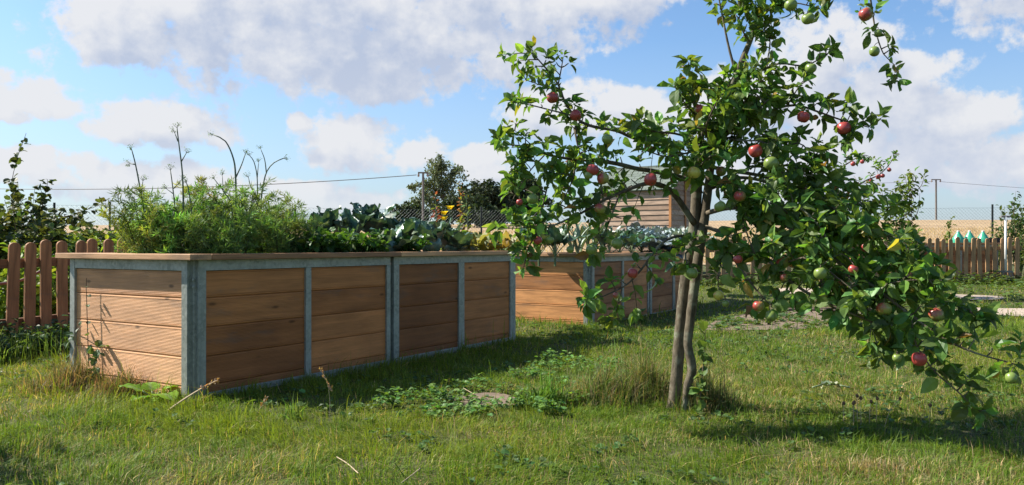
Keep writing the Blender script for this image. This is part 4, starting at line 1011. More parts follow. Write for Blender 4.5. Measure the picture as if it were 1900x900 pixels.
def brassica(name, label, cat, base, n, L, col, mat, group, e=(1.25, 0.35), ratio=0.72, crinkle=0.02, heart=0.0, freq=6, cup=0.25, nx=9, ny=7, lobes=0, stem=0.06, petiole=.3, cv=.2, droop=(.5, 1.35)):
    t = thing(name, label, cat, base, rng.random() * 6.28, group); m = MB()
    MB().tube([(0, 0, -0.03), (0.004, 0.002, stem + 0.04)], [0.013, 0.010], 7, (0.2, 0.24, 0.14)).build('stem', M_STEM, t)
    for k in range(n):
        f = k / max(1, n - 1); az = k * 2.4 + rng.normal(0, .25)
        e0 = e[0] * (1 - f) + e[1] * f + 0.35 + rng.normal(0, .1)
        l = L * (0.62 + 0.45 * f) * rng.uniform(.85, 1.15)
        big_leaf(m, (0, 0, stem * (1 - .4 * f)), az, e0, e0 - rng.uniform(*droop), l, l * ratio * rng.uniform(.85, 1.15), jitter_col(col, 1, cv, .1)[0], cup, crinkle, petiole, lobes, nx, ny, freq=freq, twist=rng.normal(0, .3))
    m.build('leaves', mat, t, smooth=True)
    if heart: 
        h = MB().lathe([(0, 0), (heart * .75, heart * .25), (heart, heart * .8), (heart * .85, heart * 1.35), (heart * .4, heart * 1.68), (0, heart * 1.75)], (0, 0, stem + .02), 14, np.array(col) * 1.5)
        h.build('head', mat, t, smooth=True)
    return t
def fennel(label, base, n, hgt, spread, stalks=(), dens=1.0, col=(0.27, 0.37, 0.135)):
    t = thing('fennel_plant', label, 'fennel', base, 0, 'feathery fennel plants in the nearest raised bed'); m = MB(); sm = MB()
    for k in range(n):
        az = rng.random() * 6.28; r = spread * math.sqrt(rng.random()); lean = rng.normal(0, .16)
        b = np.array([math.cos(az) * r * .35, math.sin(az) * r * .35, -0.02]); L = hgt * rng.uniform(.6, 1.08)
        top = np.array([math.cos(az) * r, math.sin(az) * r, L]) + [lean * .1, 0, 0]
        Q = spline(np.array([b, b * .6 + top * .4 + [0, 0, .04], top]), .03)
        sm.tube(Q, np.linspace(.0045, .0015, len(Q)), 4, jitter_col((0.14, 0.20, 0.07), 1, .2)[0])
        nfr = int(9 * dens); cc = jitter_col(col, 1, .25, .12)[0]
        for f in np.linspace(.28, 1.0, nfr):
            p = Q[min(len(Q) - 1, int(f * len(Q)))]
            ax = unit(np.array([*rng.normal(0, .8, 2), rng.uniform(.2, 1.7)])); l = rng.uniform(.07, .17)
            kk = 42; u = rng.random(kk) ** .8
            pos = p + ax * (l * u)[:, None] + np.array([0, 0, -.25]) * (l * u ** 2)[:, None]
            d = unit(ax * rng.uniform(.2, 1.0, (kk, 1)) + rdir(kk) * .8)
            place(m, LEAF_QUAD, pos, d, rdir(kk), rng.uniform(.022, .055, kk), jitter_col(cc, kk, .18, .08), .027)
            sm.tube([p, p + ax * l * .6, p + ax * l + [0, 0, -.25 * l]], [.0012, .0009, .0006], 3, cc)
    m.build('fronds', M_FENNEL, t); sm.build('stems', M_FENNEL, t)
    for pts, sides, r0 in stalks:                              # tall bare flowering stalks, traced in the photograph
        Z = base[1]; mb = MB(); r0 = r0 * 1.12
        Q = spline(np.array([at(px, py, Z) for px, py in pts]), .03); mb.tube(Q, np.linspace(r0, r0 * .45, len(Q)), 6)
        tips = [Q[-1]]; prev = [Q[-3]]
        for sp in sides:
            S_ = spline(np.array([at(px, py, Z) + [0, .02 * k, 0] for k, (px, py) in enumerate(sp)]), .02); mb.tube(S_, np.linspace(r0 * .6, r0 * .3, len(S_)), 5); tips.append(S_[-1]); prev.append(S_[-3])
        um = MB()
        for tp, pv in zip(tips, prev):
            ax = unit(tp - pv)
            for k in range(7):
                d = unit(ax + rdir(1)[0] * .75); e = tp + d * rng.uniform(.012, .035); mb.tube([tp, e], .0009, 3)
                kk = 7; place(um, LEAF_QUAD, e + rng.normal(0, .006, (kk, 3)), rdir(kk), rdir(kk), rng.uniform(.004, .009, kk), jitter_col((0.09, 0.15, 0.045), kk, .2), .7)
        so = mb.build('flower_stalk', M_STALKDARK, t, smooth=True, world=True); um.build('umbel', M_FENNEL, so, world=True)
    return t
S1 = ([(276, 462), (268, 400), (258, 340), (250, 300), (244, 278)], [[(250, 305), (238, 303)], [(262, 360), (262, 335)]], .006)
S2 = ([(341, 470), (340, 380), (338, 320), (332, 270), (328, 237)], [[(336, 300), (343, 283)], [(330, 262), (321, 245)]], .006)
S3 = ([(438, 470), (438, 400), (437, 330), (433, 295), (418, 262), (396, 250)], [[(437, 330), (446, 305), (451, 284)]], .0075)
S4 = ([(480, 470), (484, 380), (488, 345), (495, 318), (508, 302), (525, 294)], [[(494, 320), (489, 295), (480, 275)], [(484, 372), (466, 352), (457, 328)]], .0065)
S5 = ([(477, 470), (477, 380), (477, 330), (471, 300), (464, 290)], [[(477, 330), (478, 300)]], .0055)
S6 = ([(432, 470), (430, 385), (418, 360), (398, 333)], [[(414, 352), (410, 325)]], .005)
S7 = ([(322, 470), (324, 390), (320, 345), (316, 316)], [[(322, 360), (306, 350)], [(322, 350), (334, 333)]], .005)
S8 = ([(355, 470), (356, 400), (350, 355), (346, 340)], [[(355, 390), (366, 360)]], .005)
def FB(px, b): return bed_px(px, b, .69)
fennel('leftmost fennel with one slender bare stalk at the corner of the bed', FB(290, .55), 15, .42, .22, [S1])
fennel('fennel with the tallest straight bare flower stalk', FB(338, .42), 16, .44, .20, [S2, S7, S8])
fennel('yellowing fennel between the two tallest stalks', FB(372, .80), 14, .50, .20, [], 1.0, (0.36, 0.38, 0.11))
fennel('fennel whose thick stalk bends over to the left at its tip', FB(430, .40), 18, .46, .20, [S3, S6])
fennel('fennel with forked antler-like bare stalks', FB(480, .62), 18, .45, .22, [S4, S5])
fennel('low dense fennel at the right end of the fennel row', FB(525, .30), 15, .32, .20)
fennel('low feathery fennel over the front cap, below the bent stalk', FB(400, .20), 12, .27, .18)
fennel('short fennel leaning over the left end of the bed', FB(262, .9), 10, .36, .16)
fennel('pale feathery fennel low behind the right end of the fennel row', FB(512, .95), 14, .42, .2, [], 1.0, (0.30, 0.37, 0.15))

def leafy_clump(name, label, cat, base, n, h, spread, leaf, T, col, mat, group=None, stems=7, lean=.5, per=14, stemcol=(0.1, 0.15, 0.05), partname='leaves'):
    """bushy herb: stems from one crown, leaves along the upper part"""
    t = thing(name, label, cat, base, 0, group); m = MB(); sm = MB()
    for k in range(stems):
        az = rng.random() * 6.28; r = spread * math.sqrt(rng.random()); L = h * rng.uniform(.65, 1.1)
        Q = spline(np.array([(0, 0, -.03), (math.cos(az) * r * lean * .6, math.sin(az) * r * lean * .6, L * .5), (math.cos(az) * r, math.sin(az) * r, L)]), max(.02, h / 14))
        sm.tube(Q, np.linspace(.004, .0015, len(Q)) * (1 + h), 4, stemcol)
        u = rng.uniform(.25, 1, per); i = np.minimum((u * len(Q)).astype(int), len(Q) - 1)
        d = unit(rdir(per) + [0, 0, .25]); p = Q[i] + d * rng.uniform(0, .35, (per, 1)) * spread * .5
        place(m, T, p, d, unit(rdir(per) * .6 + [0, 0, 1]), leaf * rng.uniform(.6, 1.2, per), jitter_col(col, per, .22, .12), rng.uniform(.8, 1.2, per))
    sm.build('stems', M_LEAF, t); m.build(partname, mat, t)
    return t
PG = 'dark green parsley plants in the nearest raised bed'
for px, b, lab in ((572, .22, 'dark parsley clump touching the fennel, front row'), (612, .20, 'dark parsley clump in the front row, second from the fennel'), (655, .24, 'dark parsley clump in the front row, left of the cabbages'), (690, .2, 'dark parsley clump right at the joint of the cap boards'),
                   (752, .2, 'dark parsley clump right of the joint of the cap boards, before the cabbages'), (590, .6, 'darker parsley clump in the second row beside the fennel'), (635, .55, 'darker parsley clump in the second row under the leftmost cabbage')):
    leafy_clump('parsley_plant', lab, 'parsley', bed_px(px, b, .69), 0, .22, .17, .05, LEAF_ROUND, (0.05, 0.115, 0.022), M_LEAF, PG, 22, .7, 22)
CG = 'blue-green cabbages in the nearest raised bed'; cb = (0.060, 0.120, 0.085)
for px, b, L, n, hr, st, lab in ((600, .85, .27, 12, 0, .18, 'leftmost cabbage, one broad leaf against the wire fence'), (648, .85, .28, 10, 0, .16, 'cabbage behind the parsley, second from the left'), (690, .75, .29, 15, 0, .22, 'tallest cabbage reaching above the wire fence'),
                      (735, .6, .28, 14, .09, .15, 'cabbage right of the tallest one'), (720, .25, .24, 10, .08, .05, 'low cabbage in the front row above the cap joint'), (775, .5, .27, 14, .09, .12, 'broad cabbage below the yellow flowers'),
                      (800, .22, .27, 11, .09, .06, 'pale blue cabbage in the front row'), (822, .75, .27, 13, .08, .12, 'cabbage at the foot of the yellow flower'), (842, .35, .26, 11, .08, .05, 'last cabbage in the front row beside the squash')):
    brassica('cabbage', lab, 'cabbage', bed_px(px, b, .70), n, L, jitter_col(cb, 1, .18, .12)[0], M_CABBAGE, CG, (1.35, .7), .66, .016, hr, stem=st, ny=9, nx=11, droop=(.2, 1.0))
SG = 'wilting squash plants at the far end of the nearest raised bed'; sq = (0.12, 0.20, 0.036)
for px, b, col, lab in ((862, .7, sq, 'bright green squash plant behind the last cabbage'), (880, .3, (0.20, .20, .07), 'yellowed squash plant hanging over the front cap'), (905, .55, (0.13, .17, .045), 'squash plant in the middle of the wilted ones'),
                        (928, .25, (0.24, .20, .09), 'driest squash plant with pale crumpled leaves'), (945, .6, sq, 'last squash plant touching the apple leaves')):
    brassica('squash_plant', lab, 'squash', bed_px(px, b, .70), 11, .19, col, M_LEAF, SG, (1.3, .2), 1.05, .024, 0, freq=7, cup=-.12, stem=.05, petiole=.9, cv=.32)
# the yellow flowering plant, the red plume and the tall amaranth
yp = bed_px(826, .75, .70)
yt = thing('yellow_flower', 'bright yellow trumpet blooms rising above the cabbages', 'flower', yp); m = MB(); fm = MB()
for k in range(3):
    tip = np.array([rng.normal(0, .025), rng.normal(0, .03), EYE - (385 - HY) / F * yp[1] - yp[2] - .05 * k]); MB().tube(spline(np.array([(0, 0, -.02), tip * [.3, .3, .5], tip - [0, 0, .05]]), .03), .004, 5).build('stem', M_STEM, yt)
    for j in range(6):
        a = j * 1.047 + k; big_leaf(fm, tip - [0, 0, .05], a, 1.35, .5, .075, .045, (0.72, 0.58, 0.03), .3, .004, .05, nx=6, ny=5)
fm.build('petals', M_LEAF, yt, smooth=True)
def amaranth(px, b, ytop, label, col, col2, n):
    p = bed_px(px, b, .70); H = EYE - (ytop - HY) / F * p[1] - p[2]
    t = thing('amaranth', label, 'amaranth', p, 0, 'tall amaranths in the raised bed'); mb = MB(); m = MB()
    Q = spline(np.array([(0, 0, -.03), (.01, 0, H * .5), (-.005, .01, H)]), .03); mb.tube(Q, np.linspace(.006, .0025, len(Q)), 6, (0.2, .12, .06)); mb.build('stem', M_STEM, t)
    u = rng.random(n); pos = np.stack([np.interp(u, np.linspace(0, 1, len(Q)), Q[:, i]) for i in range(3)], 1)
    d = unit(rdir(n) + [0, 0, .5]); c = np.where(rng.random((n, 1)) < .5, jitter_col(col, n, .2), jitter_col(col2, n, .2))
    place(m, LEAF_SMALL, pos + d * .01, d, unit(rdir(n) + [0, 0, .6]), (.075 - .04 * u) * rng.uniform(.7, 1.2, n), c, .9)
    m.build('leaves', M_LEAF, t)
amaranth(855, .85, 340, 'tallest yellow-green and rust coloured amaranth before the far trees', (0.24, .25, .06), (0.26, .12, .05), 90)
amaranth(808, .8, 360, 'thin reddish amaranth left of the yellow flowers', (0.30, .09, .05), (0.16, .17, .05), 50)
amaranth(866, .6, 362, 'shorter green amaranth right of the tallest one', (0.15, .22, .05), (0.18, .2, .05), 50)

# far bed: leeks, broccoli leaves, curly kale, red cabbage
def BX(px, b): return bed_px(px, b, .66, C2)
LG = 'leeks in the far raised bed'
for px, b in ((1062, .75), (1078, .45), (1090, .75), (1104, .5), (1118, .8), (1072, .2)):
    t = thing('leek', 'blue-green leek with upright strap leaves in the far bed, left of the shed', 'leek', BX(px, b), rng.random() * 3, LG); m = MB()
    MB().tube([(0, 0, -.03), (0, 0, .12)], [.014, .012], 8, (.35, .42, .25)).build('stem', M_STEM, t)
    for k in range(9):
        s_ = 1 if k % 2 else -1; L = rng.uniform(.3, .46); big_leaf(m, (0, 0, .06 + .012 * k), (0 if s_ > 0 else math.pi) + rng.normal(0, .25), 1.35, rng.uniform(-.3, .9), L, .04, jitter_col((0.07, .125, .085), 1, .15)[0], .5, .0, .05, nx=10, ny=3, shape=.5)
    m.build('leaves', M_CABBAGE, t, smooth=True)
for px, b, lab in ((1000, .5, 'left broccoli plant in the far bed behind the apple leaves'), (1030, .3, 'second broccoli plant at the left end of the far bed'), (1130, .3, 'broccoli plant in front of the leeks'), (1150, .6, 'tall broccoli plant below the shed wall'), (1172, .25, 'broccoli plant left of the curly kale')):
    brassica('broccoli_plant', lab, 'broccoli', BX(px, b), 11, .32, jitter_col((0.045, .095, .055), 1, .15)[0], M_CABBAGE, 'broccoli plants in the far raised bed', (1.3, .5), .6, .018, 0, stem=.12)
for px, b, lab in ((1190, .55, 'pale blue curly kale, leftmost'), (1212, .3, 'pale blue curly kale at the front of its row'), (1230, .65, 'pale blue curly kale highest in its row'), (1252, .4, 'pale blue curly kale in the middle of its row'), (1268, .65, 'pale blue curly kale beside the apple trunk')):
    brassica('curly_kale', lab, 'kale', BX(px, b), 16, .42, jitter_col((0.17, .24, .20), 1, .12)[0], M_SAVOY, 'curly kale plants in the far raised bed', (1.1, .2), .75, .03, 0, freq=10, nx=15, ny=11, stem=.14)
brassica('red_cabbage', 'dark purple cabbage spilling over the far bed rail', 'cabbage', BX(1236, .06), 10, .24, (0.03, .035, .045), M_CABBAGE, None, (1.1, 0), .9, .01, .08, stem=.03)

# ------------------------------------------------------------------ shrubs and young trees
def shrub(name, label, base, shoots, col, leaf, T, every, group=None, mat=None, r0=.008, trunkpts=None, cat='shrub'):
    """shoots: lists of points relative to the base"""
    t = thing(name, label, cat, base, 0, group); m = MB(); w = MB()
    for pts in shoots:
        Q = spline(np.array(pts, float), .04); n = len(Q); w.tube(Q, np.linspace(r0, r0 * .3, n), 5)
        seg = np.linalg.norm(np.diff(Q, axis=0), axis=1).sum(); k = max(3, int(seg / every))
        u = np.sort(rng.uniform(.22, 1, k)); pos = np.stack([np.interp(u, np.linspace(0, 1, n), Q[:, i]) for i in range(3)], 1)
        d = unit(rdir(k) + [0, 0, .1]); up = unit(rdir(k) * .6 + [0, 0, 1])
        pos = pos + d * leaf * .35
        place(m, T, pos, d, up, leaf * rng.uniform(.6, 1.25, k), jitter_col(col, k, .28, .15), rng.uniform(.8, 1.2, k))
    w.build('stems', M_TWIG, t, smooth=True); m.build('foliage', mat or M_LEAF, t)
    return t
def rel(pxs, Z, base): return [at(px, py, Z + dz) - base for px, py, dz in pxs]
hb = at(42, 0, 9.2); hb[2] = float(gz(hb[0], hb[1])); sh = []
sh += [rel([(45, 610, 0), (40, 480, 0), (60, 430, .1), (68, 380, 0), (72, 330, 0), (85, 290, 0), (48, 252, 0)][:5] + [(40, 290, -.05), (46, 250, -.05)], 9.2, hb)]
sh[0] = rel([(45, 610, 0), (50, 500, 0), (66, 420, 0), (25, 350, 0), (30, 300, 0), (42, 265, 0), (48, 247, 0)], 9.2, hb)
for k in range(52):
    ex, ey = rng.uniform(-90, 120), rng.uniform(345, 445)
    if ex > 75: ey = max(ey, 385)
    sh.append(rel([(45 + rng.normal(0, 8), 600, rng.normal(0, .1)), ((45 + ex) / 2 + rng.normal(0, 15), 470 + rng.normal(0, 15), rng.normal(0, .3)), (ex, ey, rng.normal(0, .5))], 9.2, hb))
sh.append(rel([(60, 520, 0), (75, 400, 0), (88, 340, -.1), (85, 332, -.1)], 9.2, hb))
sh.append(rel([(60, 520, 0), (70, 420, 0), (80, 370, -.1), (72, 345, -.1)], 9.2, hb))
sh.append(rel([(60, 520, 0), (110, 430, -.2), (140, 398, -.3), (165, 388, -.4), (192, 378, -.5)], 9.2, hb))
sh.append(rel([(60, 520, 0), (100, 420, -.2), (130, 400, -.3), (158, 412, -.4)], 9.2, hb))
shrub('currant_bush', 'dark leafy bush with one tall upright shoot behind the red-brown fence', hb, sh, (0.062, 0.085, 0.028), .075, LEAF_ROUND, .021)
# sunlit low plants seen between the pickets
for k, (px, Z, h) in enumerate(((-60, 8.6, .75), (20, 8.0, .7), (78, 8.6, .85), (130, 8.3, .8), (165, 9.2, .9), (205, 9.0, .85), (240, 10.2, .95), (110, 9.6, .9), (40, 9.0, .8), (-20, 9.6, .85), (185, 10.6, .95), (90, 7.9, .55), (148, 8.0, .5))):
    b = at(px, 0, Z); b[2] = float(gz(b[0], b[1]))
    leafy_clump('potato_plant', 'bright yellow-green leafy crop plant behind the red-brown picket fence', 'crop plant', b, 0, h, .38, .085, LEAF_ROUND, (0.16, 0.24, 0.035), M_LEAF, 'leafy crop behind the red-brown fence', 20, .9, 26)
def columnar(name, label, px, Z, ytop, wpx, n, leaf, col, ybase=None, group=None):
    b = at(px, 0, Z); b[2] = float(gz(b[0], b[1])); H = EYE - (ytop - HY) / F * Z - b[2]; wd = wpx / F * Z / 2; ss = [[(0, 0, -.05), (.02, 0, H * .35), (-.02, .02, H * .7), (.01, 0, H)]]
    for k in range(n):
        z = H * rng.uniform(.18, .85); a = rng.random() * 6.28; r = wd * rng.uniform(.4, 1); l = H * rng.uniform(.1, .22)
        ss.append([(0, 0, z), (math.cos(a) * r * .7, math.sin(a) * r * .7, z + l * .35), (math.cos(a) * r, math.sin(a) * r, z + l)])
    return shrub(name, label, b, ss, col, leaf, LEAF_APPLE, .026, group, cat='young tree', r0=.007)
YG = 'young fruit trees before the far picket fence'
columnar('young_pear_tree', 'taller of two slender young fruit trees in front of the far fence', 1695, 12.2, 320, 62, 22, .085, (0.105, .16, .034), group=YG)
columnar('young_pear_tree', 'shorter bushy young fruit tree left of the taller one', 1655, 12.6, 350, 75, 26, .085, (0.090, .145, .034), group=YG)
columnar('young_pear_tree', 'slim upright young tree at the right edge behind the fence', 1884, 16.6, 355, 30, 10, .09, (0.055, .10, .03), group=YG)
columnar('young_shrub', 'small sparse shrub poking above the far fence left of the green bottles', 1765, 17.2, 405, 30, 6, .09, (0.13, .18, .04))
for px, Z, yt, lab in ((1893, 17.5, 392, 'leafy shrub in the corner behind the right end of the fence'), (1858, 17.8, 392, 'shrub behind the white handled pole'), (1918, 17.0, 385, 'shrub cut by the right picture edge')):
    b = at(px, 0, Z); b[2] = float(gz(b[0], b[1])); H = EYE - (yt - HY) / F * Z - b[2]
    leafy_clump('berry_shrub', lab, 'shrub', b, 0, H, .42, .10, LEAF_APPLE, (0.075, .11, .028), M_LEAF, None, 14, .8, 18)
for px, Z, yt in ((150, 17.5, 428), (178, 18.5, 432), (120, 17, 420), (235, 18, 430), (640, 19, 440)):
    b = at(px, 0, Z); b[2] = float(gz(b[0], b[1])); H = EYE - (yt - HY) / F * Z - b[2]
    leafy_clump('fence_side_bush', 'dark low bush at the foot of the wire fence on the left', 'shrub', b, 0, H, .8, .12, LEAF_ROUND, (0.06, .085, .03), M_LEAF, 'low bushes along the wire fence', 26, .9, 26)
# unseen bush added beyond the left edge to shadow the lower left corner
b = np.array([-2.92, 3.22, 0.0]); b[2] = float(gz(b[0], b[1]))
leafy_clump('added_shadow_bush', 'leafy bush added out of view left of the lawn to cast a shadow', 'shrub', b, 0, .95, .42, .08, LEAF_ROUND, (0.05, .09, .025), M_LEAF, None, 26, .8, 30)

# ------------------------------------------------------------------ small things
# garden hose on the red fence
Zh = 6.62
hp = [(-60, 532), (0, 527), (20, 524), (40, 520), (70, 506), (90, 494), (103, 486)]
q = [at(px, py, 6.48 + (px + 60) / 163 * .62) for px, py in hp]
hose = thing('garden_hose', 'dull purple hose hanging in a shallow bow along the red-brown fence', 'hose', q[0])
MB().tube(spline(np.array(q), .04), .012, 8).build('tube', M_HOSE, hose, smooth=True, world=True)
MB().tube([q[-1] + [-.005, 0, .004], q[-1] + [.03, .03, -.05]], [.014, .010], 8).build('end_fitting', M_DRYSTALK, hose, world=True)
# pale pole with crossbar and tines at the right
fb = at(1866, 0, 15.3); fb[2] = float(gz(fb[0], fb[1])); H = EYE - (402 - HY) / F * 15.3 - fb[2]
gf = thing('garden_fork', 'pale handled garden fork with a short crossbar standing against the far fence', 'garden fork', fb)
MB().tube([(0, 0, .22), (0, 0.004, H)], .021, 10).build('shaft', M_WHITE, gf, smooth=True)
MB().tube([(-.085, 0.004, H), (0, 0.004, H + .004), (.085, 0.004, H)], .019, 8).build('handle', M_POLE, gf)
m = MB(); m.box(-.13, .13, -.012, .012, .20, .235)
for k in range(5): m.tube([(-.12 + .06 * k, 0, .21), (-.12 + .06 * k, -.05, .08), (-.12 + .06 * k, -.02, -.03)], [.008, .007, .004], 5)
m.build('tines', M_POLE, gf)
# green bottles
for k, (px, lab) in enumerate(((1607, 'green bottle top hidden among the apple leaves'), (1672, 'green bottle top behind the young fruit trees'), (1778, 'green bottle top, first of the three above the far fence'), (1799, 'green bottle top, middle of the three above the far fence'), (1824, 'green bottle top nearest the white handled pole'))):
    b = at(px, 445, 16.6); b[2] = .80
    t = thing('green_bottle', lab, 'bottle', b, 0, 'green plastic bottles standing in the far bed')
    z = EYE - (430 - HY) / F * 16.6 - .80
    MB().lathe([(0, 0), (.10, 0), (.118, .02), (.118, z - .17), (.105, z - .13), (.030, z - .012), (.024, z), (0, z)], sides=16).build('body', M_GREENPL, t, smooth=True)
    MB().lathe([(0, z - .002), (.028, z), (.028, z + .022), (0, z + .026)], sides=12).build('cap', M_WHITE, t)
pt_ = at(1828, 0, 16.62)
t = thing('plant_tray', 'long black plastic tray lying on the far raised bed by the bottles', 'tray', (pt_[0], 16.70, .9045))
m = MB(); m.box(-.40, .36, -.11, .11, 0, .012); m.box(-.40, .36, -.11, -.098, .013, .10); m.box(-.40, .36, .098, .11, .013, .10); m.box(-.40, -.388, -.097, .097, .013, .10); m.box(.348, .36, -.097, .097, .013, .10); m.build('tray', M_BLACK, t)
# cut branches lying on the dirt
for k, pts in enumerate(([(3.15, 10.7), (3.6, 10.75), (4.1, 10.6), (4.6, 10.7)], [(3.3, 10.2), (3.7, 10.35), (4.2, 10.3), (4.7, 10.45)])):
    P = spline(np.array([(x, y, float(gz(x, y)) + .025) for x, y in pts]), .08)
    tag(MB().tube(P, np.linspace(.022, .012, len(P)), 7, bumpy=.2).build('cut_branch', M_TWIG, smooth=True), ['thin dark branch lying on bare dirt, the farther of two', 'thin dark branch lying on bare dirt, the nearer of two'][k], 'branch', 'cut branches on the dirt')
# broad leaved plant at the near corner
b = at(285, 0, 4.40); b[2] = float(gz(b[0], b[1]))
t = thing('burdock_plant', 'bright broad leaved weed at the foot of the ribbed end panel', 'weed', b); m = MB()
for az, e0, e1, L, w in ((3.3, .75, -.15, .15, .13), (5.6, .55, -.7, .17, .14), (4.4, .5, -.5, .12, .10), (.3, .9, -.4, .13, .11), (5.0, .35, -.6, .11, .08), (2.2, .9, 0, .11, .1)):
    big_leaf(m, (0, 0, .005), az, e0, e1, L, w, jitter_col((0.13, .26, .02), 1, .12)[0], .12, .006, .35, nx=8, ny=7)
m.build('leaves', M_LEAF, t, smooth=True)
def seed_stalk(name, label, cat, pts, r, head, group=None):
    P = spline(np.array(pts, float), .02); t = thing(name, label, cat, P[0], 0, group)
    MB().tube(P, np.linspace(r, r * .5, len(P)), 5).build('stem', M_DRYSTALK, t, world=True)
    m = MB(); n = max(6, int(head * 420)); u = rng.uniform(0, 1, n); ax = unit(P[-1] - P[-4])
    pos = P[-1] - ax * (head * u)[:, None] + rng.normal(0, r * 1.1, (n, 3))
    place(m, LEAF_QUAD, pos, unit(ax + rdir(n) * .8), rdir(n), rng.uniform(.008, .02, n), jitter_col((0.26, .17, .10), n, .3), .7)
    m.build('seed_head', M_LEAF, t, world=True); return t
seed_stalk('dry_dock_stalk', 'leaning dry stalk with a reddish seed head crossing the near corner post', 'dry stalk', [at(312, 762, 4.1), at(340, 742, 4.09), at(372, 722, 4.08), at(402, 706, 4.08)], .006, .11)
seed_stalk('grass_stalk', 'tall thin seeding grass stalk in the shade of the nearest bed', 'grass stalk', [at(612, 785, 3.86), at(612, 740, 3.87), at(606, 705, 3.88), at(595, 686, 3.9)], .0016, .12)
seed_stalk('grass_stalk', 'bent dry grass stalk right of the near corner', 'grass stalk', [at(478, 765, 4.0), at(486, 752, 4.0), at(494, 738, 4.0)], .002, .05)
for px, py, hh, bend in ((1565, 802, .05, .0), (1583, 800, .055, .004), (1590, 792, .085, .0), (1597, 790, .075, .0), (1612, 790, .06, .01), (1625, 782, .075, .006), (1640, 800, .075, .075), (1724, 790, .05, .004), (1583, 812, .05, 0)):
    Z = 3.8; b = at(px, py, Z); g0 = float(gz(b[0], b[1])); p0 = np.array([b[0], b[1], g0])
    t = thing('plantain_stalk', 'thin weed stalk with a round brown seed head in the shade of the apple tree', 'weed stalk', p0, 0, 'brown headed weed stalks on the lawn')
    P = spline(np.array([(0, 0, 0), (bend * .4, 0, hh * .6 + .04), (bend, 0, hh + .06)]), .02); MB().tube(P, .0014, 4).build('stem', M_DRYSTALK, t)
    MB().lathe([(0, -.009), (.006, -.006), (.0085, 0), (.006, .007), (0, .010)], P[-1], 8).build('seed_head', M_SEED, t, smooth=True)
# wilted leaves on the lawn
p = at(1540, 738, 4.52); g0 = float(gz(p[0], p[1]))
t = thing('wilted_leaf', 'pale wilted cabbage leaf dropped on the lawn under the right branch', 'leaf', (p[0], p[1], g0 + .05)); m = MB()
big_leaf(m, (-.10, 0, 0), .15, .3, -.5, .16, .07, (0.13, .19, .10), .4, .008, .1); big_leaf(m, (.11, .0, .0), 2.9, .25, -.5, .13, .06, (0.30, .33, .22), .5, .008, .2)
m.build('blade', M_CABBAGE, t, smooth=True)
# dry stems lying in the grass
for pts, lab in (([(625, 848), (645, 860), (665, 878)], 'pale dry stem lying in the foreground grass'), ([(745, 895), (765, 880), (780, 868)], 'short pale straw lying near the bottom edge'), ([(860, 718), (868, 722), (880, 728)], 'small twig on the bare earth beside the clover')):
    P = []
    for px, py in pts:
        Z = (EYE - .05) * F / (py - HY); c = at(px, py, Z); P.append([c[0], c[1], float(gz(c[0], c[1])) + .045])
    tag(MB().tube(spline(np.array(P), .03), .0019, 5).build('fallen_straw', M_DRYSTALK), lab, 'straw')
# climbing weed on the end panel and beside the trunk
def vine(name, label, pts, leaf, n, col, T=LEAF_ROUND):
    P = spline(np.array(pts, float), .02); t = thing(name, label, 'climbing weed', P[0]); MB().tube(P, np.linspace(.003, .0018, len(P)), 5).build('stem', M_TWIG, t, world=True)
    m = MB(); u = np.sort(rng.random(n)); pos = np.stack([np.interp(u, np.linspace(0, 1, len(P)), P[:, i]) for i in range(3)], 1)
    d = unit(rdir(n) + [0, -.6, 0]); place(m, T, pos + d * .01, d, unit(rdir(n) * .5 + [0, -.3, 1]), leaf * rng.uniform(.6, 1.2, n), jitter_col(col, n, .2)); m.build('leaves', M_LEAF, t, world=True)
e = lambda px, py, dz=0: at(px, py, 4.82 - (px - 160) * .0028 - .005 + dz)
vine('climbing_weed', 'thin vine with few leaves climbing the ribbed end panel', [e(165, 680), e(163, 620), e(161, 560), e(160, 528), e(161, 516)], .030, 9, (0.06, .10, .04))
vine('climbing_weed', 'small ivy-like weed at the foot of the ribbed end panel', [e(172, 712, -.05), e(176, 680, -.06), e(183, 650, -.06), e(170, 640, -.06)], .055, 22, (0.075, .13, .05))
vine('climbing_weed', 'weed reaching round the left steel post of the end panel', [e(120, 705, .1), e(128, 660, .1), e(140, 618, .05), e(152, 605, -.02)], .05, 18, (0.07, .12, .055))
vine('climbing_weed', 'green weed growing up beside the right apple stem', [at(1298, 760, 4.05), at(1301, 715, 4.07), at(1306, 660, 4.1), at(1309, 610, 4.1)], .05, 34, (0.09, .15, .035))

# ------------------------------------------------------------------ grass and ground cover
def in_bed(x, y, m=0.0):
    r = np.zeros(len(x), bool)
    for C, rz, La, W in BEDS:
        dx, dy = x - C[0], y - C[1]; a = dx * math.cos(rz) + dy * math.sin(rz); b = -dx * math.sin(rz) + dy * math.cos(rz)
        r |= (a > -m) & (a < La + m) & (b > -m) & (b < W + m)
    return r
def bed_dist(x, y):
    d = np.full(len(x), 9.0)
    for C, rz, La, W in BEDS[:2]:
        dx, dy = x - C[0], y - C[1]; a = dx * math.cos(rz) + dy * math.sin(rz); b = -dx * math.sin(rz) + dy * math.cos(rz)
        d = np.minimum(d, np.hypot(np.maximum(np.maximum(-a, a - La), 0), np.maximum(np.maximum(-b, b - W), 0)))
    return d
CLOVER = np.array([(-0.75, 3.95), (-0.2, 3.85), (0.25, 4.0), (0.55, 4.5), (0.85, 5.3), (0.7, 6.0), (0.3, 5.9), (0.0, 5.2), (-0.3, 4.75), (-0.7, 4.4)])
def bare(x, y):
    r = np.zeros(len(x)); 
    for P in PATCHES: r = np.maximum(r, in_poly(P, x, y))
    return r
